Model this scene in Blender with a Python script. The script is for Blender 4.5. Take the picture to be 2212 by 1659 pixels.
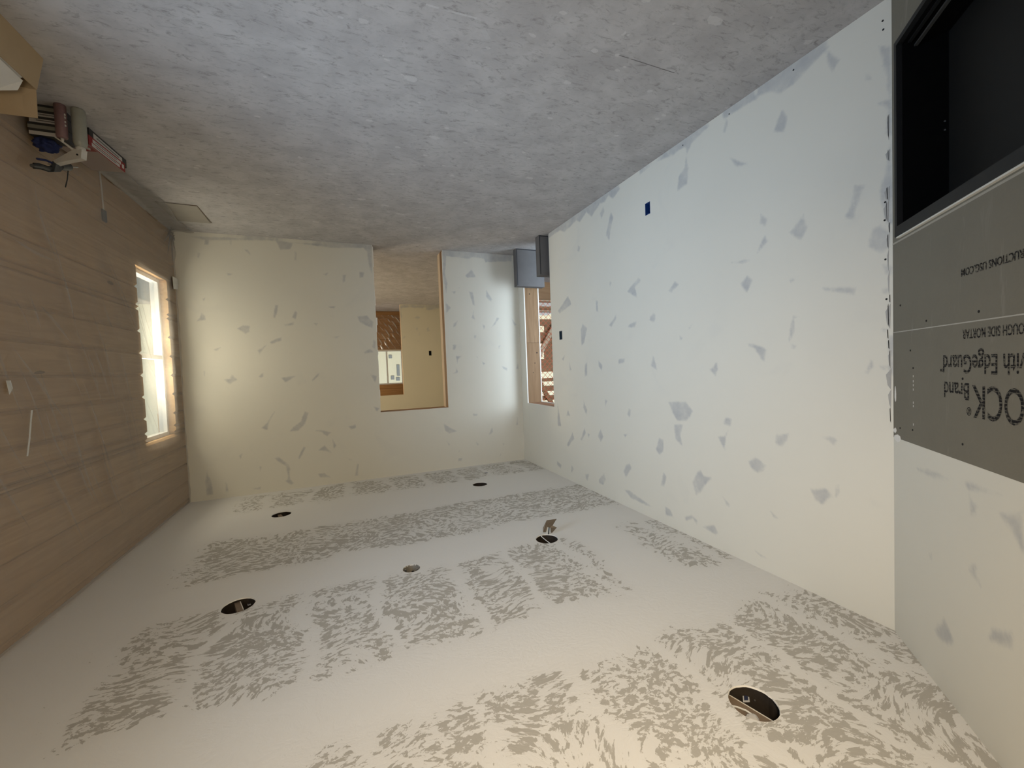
import bpy, bmesh, math, random
import numpy as np
from mathutils import Matrix, Vector, noise as mnoise

for o in list(bpy.data.objects):
    bpy.data.objects.remove(o)
scene = bpy.context.scene
COL = scene.collection
random.seed(7)

# ---------------------------------------------------------------- dimensions (metres)
H = 2.85            # ceiling height
W = 3.881           # room width, left wall x=0, log wall x=W, far wall y=0
YD = 4.222          # left wall ends at y=-YD, the diagonal chimney wall starts there
YB = -7.4           # wall behind the camera
Q = math.sqrt(0.5)

# ---------------------------------------------------------------- camera (held upside down)
YAW, PITCH, ROLL = -0.38598, 0.03623, -0.03889
fw = Vector((math.sin(YAW)*math.cos(PITCH), math.cos(YAW)*math.cos(PITCH), math.sin(PITCH)))
rt = Vector((math.cos(YAW), -math.sin(YAW), 0))
up = rt.cross(fw)
rt2 = rt*math.cos(ROLL) + up*math.sin(ROLL)
up2 = up*math.cos(ROLL) - rt*math.sin(ROLL)
cam_data = bpy.data.cameras.new('camera')
cam_data.sensor_fit = 'HORIZONTAL'
cam_data.sensor_width = 36.0
cam_data.lens = 888.3*36.0/2212.0
cam_data.clip_start = 0.02
cam = bpy.data.objects.new('camera', cam_data)
COL.objects.link(cam)
m = Matrix((-rt2, -up2, -fw)).transposed().to_4x4()
m.translation = Vector((2.30024, -5.29458, 1.57072))
cam.matrix_world = m
scene.camera = cam

# ---------------------------------------------------------------- light
scene.view_settings.view_transform = 'Standard'
scene.view_settings.look = 'None'
scene.view_settings.exposure = 0.0
scene.view_settings.gamma = 1.0
scene.view_settings.use_curve_mapping = False

world = bpy.data.worlds.new('sky')
scene.world = world
world.use_nodes = True
wn = world.node_tree
wn.nodes['Background'].inputs[0].default_value = (0.60, 0.80, 1.0, 1)
wn.nodes['Background'].inputs[1].default_value = 1.15

def sun(name, energy, direction, color, angle=0.01):
    d = bpy.data.lights.new(name, 'SUN'); d.energy = energy; d.color = color; d.angle = angle
    o = bpy.data.objects.new(name, d); COL.objects.link(o)
    o.rotation_euler = Vector(direction).to_track_quat('-Z', 'Y').to_euler()
    return o

def area(name, energy, loc, direction, sx, sy, color, spread=180):
    d = bpy.data.lights.new(name, 'AREA'); d.energy = energy; d.color = color
    d.shape = 'RECTANGLE'; d.size = sx; d.size_y = sy; d.spread = math.radians(spread)
    o = bpy.data.objects.new(name, d); COL.objects.link(o)
    o.location = loc
    o.rotation_euler = Vector(direction).to_track_quat('-Z', 'Z').to_euler()
    return o

def point(name, energy, loc, color, r=0.1):
    d = bpy.data.lights.new(name, 'POINT'); d.energy = energy; d.color = color; d.shadow_soft_size = r
    o = bpy.data.objects.new(name, d); COL.objects.link(o); o.location = loc
    return o

sun('sun', 3.0, (0.55, 0.60, -0.75), (1.0, 0.93, 0.82))
# daylight through the windows, plus added fill lights in annex and end room
area('daylight_near_window', 38, (W+0.36, -4.05, 1.70), (-1, 0.46, -0.14), 1.5, 1.3, (0.56, 0.75, 1.0), 90)
area('daylight_log_wall_window', 46, (W+0.33, -0.545, 1.32), (-1, 0.0, -0.05), 0.62, 1.5, (1.0, 0.90, 0.68))
area('fill_annex', 78, (-1.00, -1.95, 1.15), (0.62, 1, 0.0), 1.3, 1.8, (0.72, 0.86, 1.0))  # fill light added in the unseen annex to soften the glow on the far wall
area('daylight_hall', 84, (W+0.30, 2.5, 1.4), (-1, 0.0, -0.1), 1.3, 1.0, (1.0, 0.80, 0.54))
area('fill_end_room', 22, (3.3, 4.75, 1.6), (-1, 0.25, -0.1), 0.5, 1.2, (1.0, 0.90, 0.72))  # fill light added inside the end room to brighten its planks, no window here
# the work lamp behind the camera, aimed up at the ceiling, and an added warm fill light
area('work_lamp', 20, (2.3, -5.6, 1.3), (-0.38, 0.62, 0.70), 0.30, 0.22, (1.0, 0.82, 0.58), 120)
area('fill_behind', 27, (2.4, YB-0.05, 1.5), (0, 1, 0), 1.6, 1.4, (1.0, 0.74, 0.36))  # added fill light, stands in for a lit room behind

scene.cycles.max_bounces = 5
scene.cycles.diffuse_bounces = 4
scene.cycles.glossy_bounces = 2
scene.cycles.transmission_bounces = 4
scene.cycles.transparent_max_bounces = 6
scene.cycles.caustics_reflective = False
scene.cycles.caustics_refractive = False

# ---------------------------------------------------------------- small helpers
def tag(o, label=None, cat=None, group=None, kind=None):
    if label: o['label'] = label
    if cat: o['category'] = cat
    if group: o['group'] = group
    if kind: o['kind'] = kind
    return o

def link(name, me, mat=None, parent=None):
    o = bpy.data.objects.new(name, me)
    COL.objects.link(o)
    if mat is not None and not me.materials: me.materials.append(mat)
    if parent is not None: o.parent = parent
    return o

def empty(name, loc=(0, 0, 0)):
    o = bpy.data.objects.new(name, None); COL.objects.link(o); o.location = loc
    o.empty_display_size = 0.1
    return o

def child(o, parent):
    """parent o while keeping its world placement (parents are only translated)"""
    o.parent = parent
    o.matrix_parent_inverse = Matrix.Translation(-Vector(parent.location))
    return o

class MB:
    """collects simple shapes, then links them as one mesh object"""
    def __init__(s): s.bm = bmesh.new()
    def box(s, x0, x1, y0, y1, z0, z1, M=None):
        vs = [s.bm.verts.new(p) for p in ((x0,y0,z0),(x1,y0,z0),(x1,y1,z0),(x0,y1,z0),(x0,y0,z1),(x1,y0,z1),(x1,y1,z1),(x0,y1,z1))]
        for f in ((0,3,2,1),(4,5,6,7),(0,1,5,4),(1,2,6,5),(2,3,7,6),(3,0,4,7)):
            s.bm.faces.new([vs[i] for i in f])
        if M is not None:
            for v in vs: v.co = M @ v.co
        return s
    def poly(s, pts):
        s.bm.faces.new([s.bm.verts.new(p) for p in pts]); return s
    def plate(s, pts, thick):
        """a polygon given thickness along minus its normal"""
        P = [Vector(p) for p in pts]
        n = (P[1]-P[0]).cross(P[2]-P[0]).normalized()*thick
        a = [s.bm.verts.new(p) for p in P]; b = [s.bm.verts.new(p-n) for p in P]
        s.bm.faces.new(a); s.bm.faces.new(list(reversed(b)))
        k = len(P)
        for i in range(k): s.bm.faces.new([a[i], b[i], b[(i+1) % k], a[(i+1) % k]])
        return s
    def tube(s, path, rad, n=8, caps=True):
        path = [Vector(p) for p in path]
        rad = rad if isinstance(rad, (list, tuple)) else [rad]*len(path)
        rings = []
        ref = None
        for i, p in enumerate(path):
            t = (path[min(i+1, len(path)-1)] - path[max(i-1, 0)]).normalized()
            if ref is None:
                ref = Vector((0, 0, 1)) if abs(t.z) < 0.9 else Vector((1, 0, 0))
            a = (ref - t*ref.dot(t)).normalized(); b = t.cross(a); ref = a
            rings.append([s.bm.verts.new(p + (a*math.cos(k*2*math.pi/n) + b*math.sin(k*2*math.pi/n))*rad[i]) for k in range(n)])
        for r0, r1 in zip(rings, rings[1:]):
            for k in range(n): s.bm.faces.new([r0[k], r0[(k+1) % n], r1[(k+1) % n], r1[k]])
        if caps:
            s.bm.faces.new(list(reversed(rings[0]))); s.bm.faces.new(rings[-1])
        return s
    def lathe(s, prof, c=(0, 0, 0), n=24, M=None, closed=False):
        rings = []
        new = []
        for r, z in prof:
            ring = [s.bm.verts.new((c[0]+r*math.cos(k*2*math.pi/n), c[1]+r*math.sin(k*2*math.pi/n), c[2]+z)) for k in range(n)]
            rings.append(ring); new += ring
        for r0, r1 in zip(rings, rings[1:]):
            for k in range(n): s.bm.faces.new([r0[k], r0[(k+1) % n], r1[(k+1) % n], r1[k]])
        if closed:
            s.bm.faces.new(list(reversed(rings[0]))); s.bm.faces.new(rings[-1])
        if M is not None:
            for v in new: v.co = M @ v.co
        return s
    def build(s, name, mat, parent=None, smooth=False, bevel=0, recalc=True, loc=None):
        if bevel:
            es = [e for e in s.bm.edges if e.is_manifold and e.calc_face_angle(0) > 0.5]
            bmesh.ops.bevel(s.bm, geom=es, offset=bevel, segments=1, affect='EDGES', clamp_overlap=True)
        if recalc: bmesh.ops.recalc_face_normals(s.bm, faces=s.bm.faces)
        me = bpy.data.meshes.new(name); s.bm.to_mesh(me); s.bm.free()
        if smooth:
            for p in me.polygons: p.use_smooth = True
        o = link(name, me, mat, parent)
        if loc is not None: o.location = loc
        return o

# ---------------------------------------------------------------- materials
class NT:
    def __init__(s, name, rough=0.7, spec=0.3):
        s.m = bpy.data.materials.new(name); s.m.use_nodes = True
        s.t = s.m.node_tree; s.n = s.t.nodes; s.b = s.n['Principled BSDF']
        s.b.inputs['Roughness'].default_value = rough
        s.b.inputs['Specular IOR Level'].default_value = spec
        s._co = None
    def new(s, typ, **kw):
        nd = s.n.new(typ)
        for k, v in kw.items(): setattr(nd, k, v)
        return nd
    def put(s, sock, v):
        if isinstance(v, bpy.types.NodeSocket): s.t.links.new(v, sock)
        elif isinstance(v, (tuple, list)) and len(v) == 3 and sock.type == 'RGBA': sock.default_value = (*v, 1)
        else: sock.default_value = v
    def obj(s):
        if s._co is None: s._co = s.new('ShaderNodeTexCoord').outputs['Object']
        return s._co
    def math(s, op, a, b=0.0, c=None, clamp=False):
        nd = s.new('ShaderNodeMath', operation=op, use_clamp=clamp)
        s.put(nd.inputs[0], a); s.put(nd.inputs[1], b)
        if c is not None: s.put(nd.inputs[2], c)
        return nd.outputs[0]
    def step(s, v, lo, hi):
        nd = s.new('ShaderNodeMapRange', interpolation_type='SMOOTHSTEP')
        s.put(nd.inputs['Value'], v); s.put(nd.inputs['From Min'], lo); s.put(nd.inputs['From Max'], hi)
        return nd.outputs[0]
    def rng(s, v, lo, hi, a, b):
        nd = s.new('ShaderNodeMapRange')
        for k, x in zip(('Value', 'From Min', 'From Max', 'To Min', 'To Max'), (v, lo, hi, a, b)): s.put(nd.inputs[k], x)
        return nd.outputs[0]
    def mix(s, f, a, b, mode='MIX'):
        nd = s.new('ShaderNodeMix', data_type='RGBA', blend_type=mode)
        s.put(nd.inputs[0], f); s.put(nd.inputs[6], a); s.put(nd.inputs[7], b)
        return nd.outputs[2]
    def map(s, scale=(1, 1, 1), rot=(0, 0, 0), loc=(0, 0, 0), vec=None):
        nd = s.new('ShaderNodeMapping')
        s.put(nd.inputs[0], vec if vec is not None else s.obj())
        nd.inputs[1].default_value = loc; nd.inputs[2].default_value = rot; nd.inputs[3].default_value = scale
        return nd.outputs[0]
    def noise(s, scale, detail=3, rough=0.55, dist=0.0, vec=None, out=0):
        nd = s.new('ShaderNodeTexNoise')
        s.put(nd.inputs['Vector'], vec if vec is not None else s.obj())
        nd.inputs['Scale'].default_value = scale; nd.inputs['Detail'].default_value = detail
        nd.inputs['Roughness'].default_value = rough; nd.inputs['Distortion'].default_value = dist
        return nd.outputs[out]
    def voro(s, scale, vec=None, feature='F1'):
        nd = s.new('ShaderNodeTexVoronoi', feature=feature)
        s.put(nd.inputs['Vector'], vec if vec is not None else s.obj())
        nd.inputs['Scale'].default_value = scale
        return nd
    def xyz(s, vec=None):
        nd = s.new('ShaderNodeSeparateXYZ'); s.put(nd.inputs[0], vec if vec is not None else s.obj())
        return nd.outputs
    def attr(s, name):
        return s.new('ShaderNodeAttribute', attribute_name=name).outputs['Fac']
    def rand(s):
        return s.new('ShaderNodeObjectInfo').outputs['Random']
    def bump(s, h, strength=0.3, dist=0.01):
        nd = s.new('ShaderNodeBump'); nd.inputs['Strength'].default_value = strength; nd.inputs['Distance'].default_value = dist
        s.put(nd.inputs['Height'], h); s.t.links.new(nd.outputs[0], s.b.inputs['Normal'])
    def col(s, c): s.put(s.b.inputs['Base Color'], c); return s.m
    def rough(s, v): s.put(s.b.inputs['Roughness'], v)

def plain(name, c, rough=0.6, metal=0.0, spec=0.4, var=0.12, scale=30.0):
    t = NT(name, rough, spec); t.b.inputs['Metallic'].default_value = metal
    n = t.noise(scale, 3)
    lo = tuple(x*(1-var) for x in c); hi = tuple(min(1, x*(1+var)) for x in c)
    return t.col(t.mix(n, lo, hi))

def mat_drywall(name, base, soft=1.0):
    t = NT(name, 0.75, 0.25)
    n1 = t.noise(1.3, 4); n2 = t.noise(55, 3); n3 = t.noise(9, 4, 0.6)
    a = t.attr('stain')
    # compound patches: edge broken up by fine and coarse noise
    e = t.math('ADD', a, t.math('MULTIPLY', t.math('SUBTRACT', n3, 0.5), 0.9))
    e = t.math('ADD', e, t.math('MULTIPLY', t.math('SUBTRACT', n2, 0.5), 0.35))
    k = t.math('MULTIPLY', t.step(e, 0.20, 0.98), t.rng(n3, 0.3, 0.7, 0.34, 0.74))
    faint = t.step(t.noise(2.3, 3, 0.6, 0.6), 0.60, 0.72)
    c = t.mix(n1, tuple(x*0.95 for x in base), tuple(min(1, x*1.04) for x in base))
    c = t.mix(t.math('MULTIPLY', faint, 0.10), c, (0.50, 0.50, 0.50))
    c = t.mix(k, c, (0.375, 0.385, 0.405))
    t.bump(t.math('ADD', t.math('MULTIPLY', n2, 0.3), t.math('MULTIPLY', k, -0.5)), 0.12, 0.004)
    return t.col(c)
M_WALL = mat_drywall('primed drywall', (0.700, 0.678, 0.602))

def mat_ceiling():
    t = NT('skip trowel ceiling', 0.55, 0.35)
    x, y, z = t.xyz()
    wob = t.math('MULTIPLY', t.math('SUBTRACT', t.noise(2.6, 4, 0.6), 0.5), 0.34)
    def band(v, c, half, soft=0.10):
        d = t.math('ABSOLUTE', t.math('SUBTRACT', t.math('ADD', v, wob), c))
        return t.step(d, half-soft*0.5, half+soft)
    reg = band(y, -1.04, 0.34)
    for c, h in ((-2.38, 0.17), (-3.585, 0.155), (0.02, 0.05)):
        reg = t.math('MULTIPLY', reg, band(y, c, h))
    reg = t.math('MULTIPLY', reg, band(x, W, 0.38, 0.3))
    # butt joint beside the left wall, only in the third row of sheets
    row3 = t.math('MULTIPLY', t.step(y, -3.70, -3.55), t.step(t.math('MULTIPLY', y, -1), 2.2, 2.4))
    butt = t.math('SUBTRACT', 1.0, t.math('MULTIPLY', t.math('SUBTRACT', 1.0, band(x, 0.60, 0.17)), row3))
    reg = t.math('MULTIPLY', reg, butt)
    # screw lines under the joists
    ph = t.math('ABSOLUTE', t.math('SUBTRACT', t.math('FRACT', t.math('DIVIDE', t.math('ADD', t.math('ADD', x, t.math('MULTIPLY', wob, 1.1)), t.math('ADD', 10.06, t.math('MULTIPLY', t.math('FLOOR', t.math('DIVIDE', t.math('ADD', y, 1.16), 1.22)), 0.13))), 0.405)), 0.5))
    joist = t.step(ph, 0.0, 0.15)
    keep = t.step(t.math('ABSOLUTE', t.math('ADD', y, 1.8)), 0.35, 0.55)
    joist = t.math('SUBTRACT', 1.0, t.math('MULTIPLY', t.math('SUBTRACT', 1.0, joist), keep))
    cell = t.math('MULTIPLY', reg, t.rng(joist, 0, 1, 0.50, 1.0))
    warp = t.new('ShaderNodeVectorMath', operation='ADD')
    t.put(warp.inputs[0], t.obj())
    sc = t.new('ShaderNodeVectorMath', operation='SCALE'); t.put(sc.inputs[0], t.noise(2.2, 1, out=1)); sc.inputs['Scale'].default_value = 0.45
    t.put(warp.inputs[1], sc.outputs[0])
    st = t.map(scale=(1.0, 1.5, 1.0), rot=(0, 0, 0.6), vec=warp.outputs[0])
    n1 = t.noise(24.0, 5, 0.66, 0.35, vec=st)
    clump = t.noise(4.5, 2)
    v = t.math('ADD', n1, t.math('MULTIPLY', t.math('SUBTRACT', clump, 0.5), 0.22))
    v = t.math('ADD', v, t.math('MULTIPLY', t.math('SUBTRACT', cell, 1.0), 0.30))
    bare = t.step(v, 0.490, 0.520)
    halo = t.math('MULTIPLY', cell, 0.14)     # thinly skimmed between the bare spots
    c = t.mix(halo, (0.748, 0.738, 0.722), (0.53, 0.510, 0.480))
    c = t.mix(bare, c, t.mix(clump, (0.410, 0.392, 0.360), (0.460, 0.438, 0.402)))
    ridge = t.noise(30, 3, 0.62, 1.0, vec=st)
    t.bump(ridge, 0.22, 0.006)
    t.rough(0.6)
    return t.col(c)
M_CEIL = mat_ceiling()

def mat_floor():
    t = NT('dusty subfloor', 0.8, 0.2)
    big = t.noise(0.9, 4, 0.6); mid = t.noise(4.5, 5, 0.65, 0.4)
    fib = t.noise(34, 5, 0.78, 0.8, vec=t.map(scale=(0.42, 1.0, 1.0), rot=(0, 0, 0.12)))
    grit = t.noise(160, 2, 0.6)
    c = t.mix(t.step(mid, 0.30, 0.70), (0.362, 0.348, 0.350), (0.478, 0.463, 0.464))
    c = t.mix(t.math('MULTIPLY', big, 0.45), c, (0.50, 0.487, 0.480))
    c = t.mix(t.math('MULTIPLY', t.step(fib, 0.50, 0.70), 0.75), c, (0.225, 0.213, 0.208))
    c = t.mix(t.math('MULTIPLY', t.step(grit, 0.60, 0.72), 0.25), c, (0.46, 0.45, 0.44))
    def splat(scale, r, keep, amount, c, stretch):
        vec = t.map(scale=stretch, rot=(0, 0, 0.3))
        vn = t.voro(scale, vec=vec)
        d = t.math('ADD', vn.outputs['Distance'], t.math('MULTIPLY', t.math('SUBTRACT', t.noise(30, 3), 0.5), r*1.6))
        rnd = t.xyz(vn.outputs['Color'])[0]
        rr = t.math('MULTIPLY', t.step(rnd, keep, 1.0), r)
        return t.mix(t.math('MULTIPLY', t.math('LESS_THAN', d, rr), amount), c, (0.60, 0.59, 0.58))
    c = splat(5.0, 0.17, 0.64, 0.50, c, (0.8, 1.5, 1))
    c = splat(12.0, 0.21, 0.62, 0.48, c, (0.8, 1.3, 1))
    # sweeping trowel scratch and saw cut
    x, y, z = t.xyz()
    def line(x0, y0, x1, y1, w, c, tint, amt):
        dx, dy = x1-x0, y1-y0; L = math.hypot(dx, dy); dx /= L; dy /= L
        px = t.math('SUBTRACT', x, x0); py = t.math('SUBTRACT', y, y0)
        al = t.math('ADD', t.math('MULTIPLY', px, dx), t.math('MULTIPLY', py, dy))
        pe = t.math('ABSOLUTE', t.math('ADD', t.math('MULTIPLY', px, -dy), t.math('MULTIPLY', py, dx)))
        k = t.math('MULTIPLY', t.math('LESS_THAN', pe, w), t.math('MULTIPLY', t.math('GREATER_THAN', al, 0), t.math('LESS_THAN', al, L)))
        k = t.math('MULTIPLY', k, t.step(t.noise(20, 2), 0.35, 0.5))
        return t.mix(t.math('MULTIPLY', k, amt), c, tint)
    c = line(0.93, -3.535, 0.535, -3.529, 0.0022, c, (0.09, 0.085, 0.08), 0.8)
    c = line(1.899, -3.497, 1.673, -3.503, 0.005, c, (0.6, 0.6, 0.6), 0.5)
    c = line(1.673, -3.503, 1.587, -3.41, 0.012, c, (0.5, 0.5, 0.5), 0.4)
    t.bump(t.math('ADD', fib, mid), 0.25, 0.004)
    return t.col(c)
M_FLOOR = mat_floor()

def mat_wood(name, dark, light, along='y', knots=True, gscale=1.0):
    t = NT(name, 0.62, 0.25)
    off = t.new('ShaderNodeCombineXYZ')
    r = t.math('MULTIPLY', t.rand(), 37.0)
    for i in range(3): t.put(off.inputs[i], r)
    ad = t.new('ShaderNodeVectorMath', operation='ADD'); t.put(ad.inputs[0], t.obj()); t.put(ad.inputs[1], off.outputs[0])
    s = {'x': (0.06, 1, 1), 'y': (1, 0.06, 1), 'z': (1, 1, 0.06)}[along]
    v = t.map(scale=tuple(k*gscale for k in s), vec=ad.outputs[0])
    g = t.noise(24, 4, 0.6, 1.4, vec=v); b = t.noise(2.0, 3, vec=ad.outputs[0])
    c = t.mix(t.step(g, 0.3, 0.72), dark, light)
    c = t.mix(t.math('MULTIPLY', b, 0.5), c, tuple(0.75*a+0.25*l for a, l in zip(dark, light)))
    c = t.mix(t.rng(t.rand(), 0, 1, 0.0, 0.45), c, dark)
    if knots:
        s2 = {'x': (0.3, 1, 1), 'y': (1, 0.3, 1), 'z': (1, 1, 0.3)}[along]
        vn = t.voro(6.0, vec=t.map(scale=s2, vec=ad.outputs[0]))
        rn = t.xyz(vn.outputs['Color'])[1]
        k = t.math('LESS_THAN', t.math('ADD', vn.outputs['Distance'], t.math('MULTIPLY', b, 0.02)), t.math('MULTIPLY', t.step(rn, 0.55, 1.0), 0.10))
        c = t.mix(t.math('MULTIPLY', k, 0.75), c, tuple(x*0.32 for x in dark))
    t.bump(g, 0.2, 0.003)
    return t.col(c)
M_LOG = mat_wood('pine log plank', (0.470, 0.280, 0.120), (0.670, 0.435, 0.210), 'y')
M_LOGX = mat_wood('pine log plank across', (0.380, 0.200, 0.080), (0.580, 0.330, 0.140), 'x')
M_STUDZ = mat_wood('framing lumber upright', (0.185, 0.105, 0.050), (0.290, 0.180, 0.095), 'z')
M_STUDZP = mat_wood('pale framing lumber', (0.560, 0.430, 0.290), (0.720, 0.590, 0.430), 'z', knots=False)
M_STUDX = mat_wood('framing lumber level', (0.330, 0.190, 0.100), (0.500, 0.320, 0.180), 'x')
M_PLATE = mat_wood('dark sill plate', (0.075, 0.035, 0.022), (0.120, 0.060, 0.038), 'x', knots=False)
M_STUDY = mat_wood('framing lumber lengthwise', (0.260, 0.130, 0.075), (0.380, 0.220, 0.130), 'y', knots=False)

def mat_board():
    t = NT('cement board', 0.85, 0.2)
    n = t.noise(5, 5, 0.65); f = t.noise(120, 2)
    sm = t.step(t.noise(6, 4, 0.7, 0.8, vec=t.map(scale=(2.2, 2.2, 0.45))), 0.60, 0.78)
    c = t.mix(n, (0.165, 0.152, 0.120), (0.205, 0.189, 0.150))
    c = t.mix(t.math('MULTIPLY', f, 0.25), c, (0.24, 0.222, 0.18))
    c = t.mix(t.math('MULTIPLY', sm, 0.40), c, (0.34, 0.32, 0.275))
    t.bump(f, 0.15, 0.002)
    return t.col(c)
M_BOARD = mat_board()

def mat_ink():
    t = NT('stencil ink', 0.8, 0.1)
    z = t.xyz()[2]
    gap = t.step(t.math('ADD', t.math('ABSOLUTE', t.math('SUBTRACT', t.math('FRACT', t.math('MULTIPLY', z, 92.0)), 0.5)), t.math('MULTIPLY', t.noise(60, 3), 0.5)), 0.60, 0.72)
    worn = t.step(t.noise(90, 3), 0.52, 0.66)
    k = t.math('MAXIMUM', t.math('MULTIPLY', gap, 0.75), t.math('MULTIPLY', worn, 0.8))
    return t.col(t.mix(k, (0.014, 0.013, 0.014), (0.165, 0.152, 0.122)))
M_INK = mat_ink()

def mat_plastic(name, haze, gloss=0.16, rough=0.22):
    mt = bpy.data.materials.new(name); mt.use_nodes = True
    nt = mt.node_tree; nt.nodes.clear()
    N = lambda typ: nt.nodes.new(typ)
    out = N('ShaderNodeOutputMaterial')
    tr = N('ShaderNodeBsdfTransparent'); tr.inputs[0].default_value = (0.965, 0.955, 0.94, 1)
    df = N('ShaderNodeBsdfDiffuse'); df.inputs[0].default_value = (0.86, 0.84, 0.82, 1)
    tl = N('ShaderNodeBsdfTranslucent'); tl.inputs[0].default_value = (0.85, 0.83, 0.80, 1)
    gl = N('ShaderNodeBsdfGlossy'); gl.inputs['Roughness'].default_value = rough
    m1 = N('ShaderNodeMixShader'); m1.inputs[0].default_value = 0.28
    nt.links.new(df.outputs[0], m1.inputs[1]); nt.links.new(tl.outputs[0], m1.inputs[2])
    m2 = N('ShaderNodeMixShader'); m2.inputs[0].default_value = gloss
    nt.links.new(m1.outputs[0], m2.inputs[1]); nt.links.new(gl.outputs[0], m2.inputs[2])
    m3 = N('ShaderNodeMixShader')
    tc = N('ShaderNodeTexCoord'); mp = N('ShaderNodeMapping'); mp.inputs['Scale'].default_value = (1, 2.4, 0.8); mp.inputs['Rotation'].default_value = (-0.5, 0, 0)
    nz = N('ShaderNodeTexNoise'); nz.inputs['Scale'].default_value = 4.0; nz.inputs['Detail'].default_value = 5
    nt.links.new(tc.outputs['Object'], mp.inputs[0]); nt.links.new(mp.outputs[0], nz.inputs[0])
    mr = N('ShaderNodeMapRange'); mr.inputs[1].default_value = 0.3; mr.inputs[2].default_value = 0.75
    mr.inputs[3].default_value = haze*0.88; mr.inputs[4].default_value = haze*1.06
    nt.links.new(nz.outputs[0], mr.inputs[0])
    at = N('ShaderNodeAttribute'); at.attribute_name = 'crease'
    ad = N('ShaderNodeMath'); ad.operation = 'ADD'; ad.use_clamp = True
    nt.links.new(mr.outputs[0], ad.inputs[0]); nt.links.new(at.outputs['Fac'], ad.inputs[1])
    nt.links.new(ad.outputs[0], m3.inputs[0])
    nt.links.new(tr.outputs[0], m3.inputs[1]); nt.links.new(m2.outputs[0], m3.inputs[2])
    nt.links.new(m3.outputs[0], out.inputs[0])
    return mt
M_POLY = mat_plastic('polyethylene film', 0.20, 0.14)
M_POLY2 = mat_plastic('clear shrink wrap', 0.10, 0.30, 0.15)

def mat_glass(name, c=(0.97, 0.98, 0.98), g=0.06, rough=0.02):
    mt = bpy.data.materials.new(name); mt.use_nodes = True
    nt = mt.node_tree; nt.nodes.clear()
    out = nt.nodes.new('ShaderNodeOutputMaterial'); tr = nt.nodes.new('ShaderNodeBsdfTransparent'); tr.inputs[0].default_value = (*c, 1)
    gl = nt.nodes.new('ShaderNodeBsdfGlossy'); gl.inputs['Roughness'].default_value = rough
    mx = nt.nodes.new('ShaderNodeMixShader'); mx.inputs[0].default_value = g
    nt.links.new(tr.outputs[0], mx.inputs[1]); nt.links.new(gl.outputs[0], mx.inputs[2]); nt.links.new(mx.outputs[0], out.inputs[0])
    return mt
M_GLASS = mat_glass('window glass')

M_VINYL = plain('white vinyl', (0.80, 0.81, 0.80), 0.4, var=0.03)
M_VINYLY = plain('yellow foam sealant', (0.75, 0.60, 0.22), 0.9, var=0.15)
M_MUD = plain('grey joint compound', (0.40, 0.39, 0.37), 0.9, var=0.15, scale=60)
M_GYPEDGE = plain('torn gypsum edge', (0.78, 0.76, 0.72), 0.9, var=0.08, scale=90)
M_BLACK = plain('black steel', (0.009, 0.0095, 0.010), 0.55, 0.0, 0.25, 0.2)
M_SOOT = plain('matte black firebox', (0.003, 0.003, 0.003), 0.9, 0.0, 0.05, 0.3)
M_FBACK = plain('dark refractory panel', (0.0095, 0.0095, 0.0092), 0.6, 0.0, 0.25, 0.35, 3.0)
M_GREYSTEEL = plain('grey steel rail', (0.055, 0.055, 0.052), 0.5, 0.2)
M_TRIM = plain('white edge strip', (0.72, 0.69, 0.62), 0.6, var=0.06)
M_DARK = plain('dark hole', (0.012, 0.011, 0.010), 0.9, var=0.3)
M_CAN = plain('dark can housing', (0.030, 0.023, 0.018), 0.6, 0.0, 0.3, 0.4)
M_STRAP = plain('tan joist', (0.200, 0.145, 0.100), 0.7, var=0.2)
M_PAPER = plain('white sticker', (0.62, 0.63, 0.66), 0.7, var=0.05)
M_NAVY = plain('navy print', (0.03, 0.04, 0.09), 0.7)
M_WIRE = plain('white cable', (0.70, 0.70, 0.68), 0.4, var=0.05)
M_BWIRE = plain('black cable', (0.02, 0.02, 0.02), 0.5)
M_ZINC = plain('galvanized sheet', (0.36, 0.33, 0.28), 0.45, 0.6, 0.4, 0.15)
M_BRACKET = plain('brown coated bracket', (0.135, 0.105, 0.075), 0.5, 0.2)
M_BLUEBOX = plain('blue electrical box', (0.010, 0.045, 0.190), 0.5, var=0.2)
M_BLUEIN = plain('blue box inside', (0.008, 0.030, 0.130), 0.7, var=0.2)
M_GREYBOX = plain('blue grey plastic', (0.03, 0.05, 0.07), 0.5)
def mat_slab():
    t = NT('dark grey foam slab', 0.85, 0.15)
    n = t.noise(7, 5, 0.6); f = t.noise(130, 2)
    c = t.mix(n, (0.110, 0.106, 0.106), (0.165, 0.158, 0.156))
    c = t.mix(t.math('MULTIPLY', f, 0.2), c, (0.14, 0.137, 0.14))
    t.bump(f, 0.2, 0.002)
    return t.col(c)
M_SLAB = mat_slab()
M_SLABEDGE = plain('slab edge band', (0.030, 0.031, 0.036), 0.8)
M_CARD = plain('brown cardboard', (0.390, 0.290, 0.180), 0.85, var=0.07, scale=12)
M_CARDIN = plain('cardboard inside', (0.330, 0.240, 0.150), 0.9, var=0.08)
M_FOAM = plain('white foam sheet', (0.66, 0.66, 0.65), 0.7, var=0.04)
M_FOIL = plain('crumpled foil', (0.55, 0.56, 0.57), 0.3, 0.7, 0.5, 0.25, 40)
M_RED = plain('red print', (0.250, 0.020, 0.022), 0.5, var=0.1)
M_PINKTOP = plain('pinkish carton lid', (0.330, 0.265, 0.240), 0.6, var=0.1, scale=8)
M_LABEL = plain('pale label', (0.55, 0.53, 0.51), 0.6, var=0.08)
M_PRINTGREY = plain('grey print', (0.16, 0.15, 0.15), 0.7)
M_CHAR = plain('charcoal carton', (0.045, 0.043, 0.045), 0.7, var=0.3)
M_MAROON = plain('dusty red tube', (0.190, 0.110, 0.110), 0.5, var=0.2, scale=25)
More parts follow.
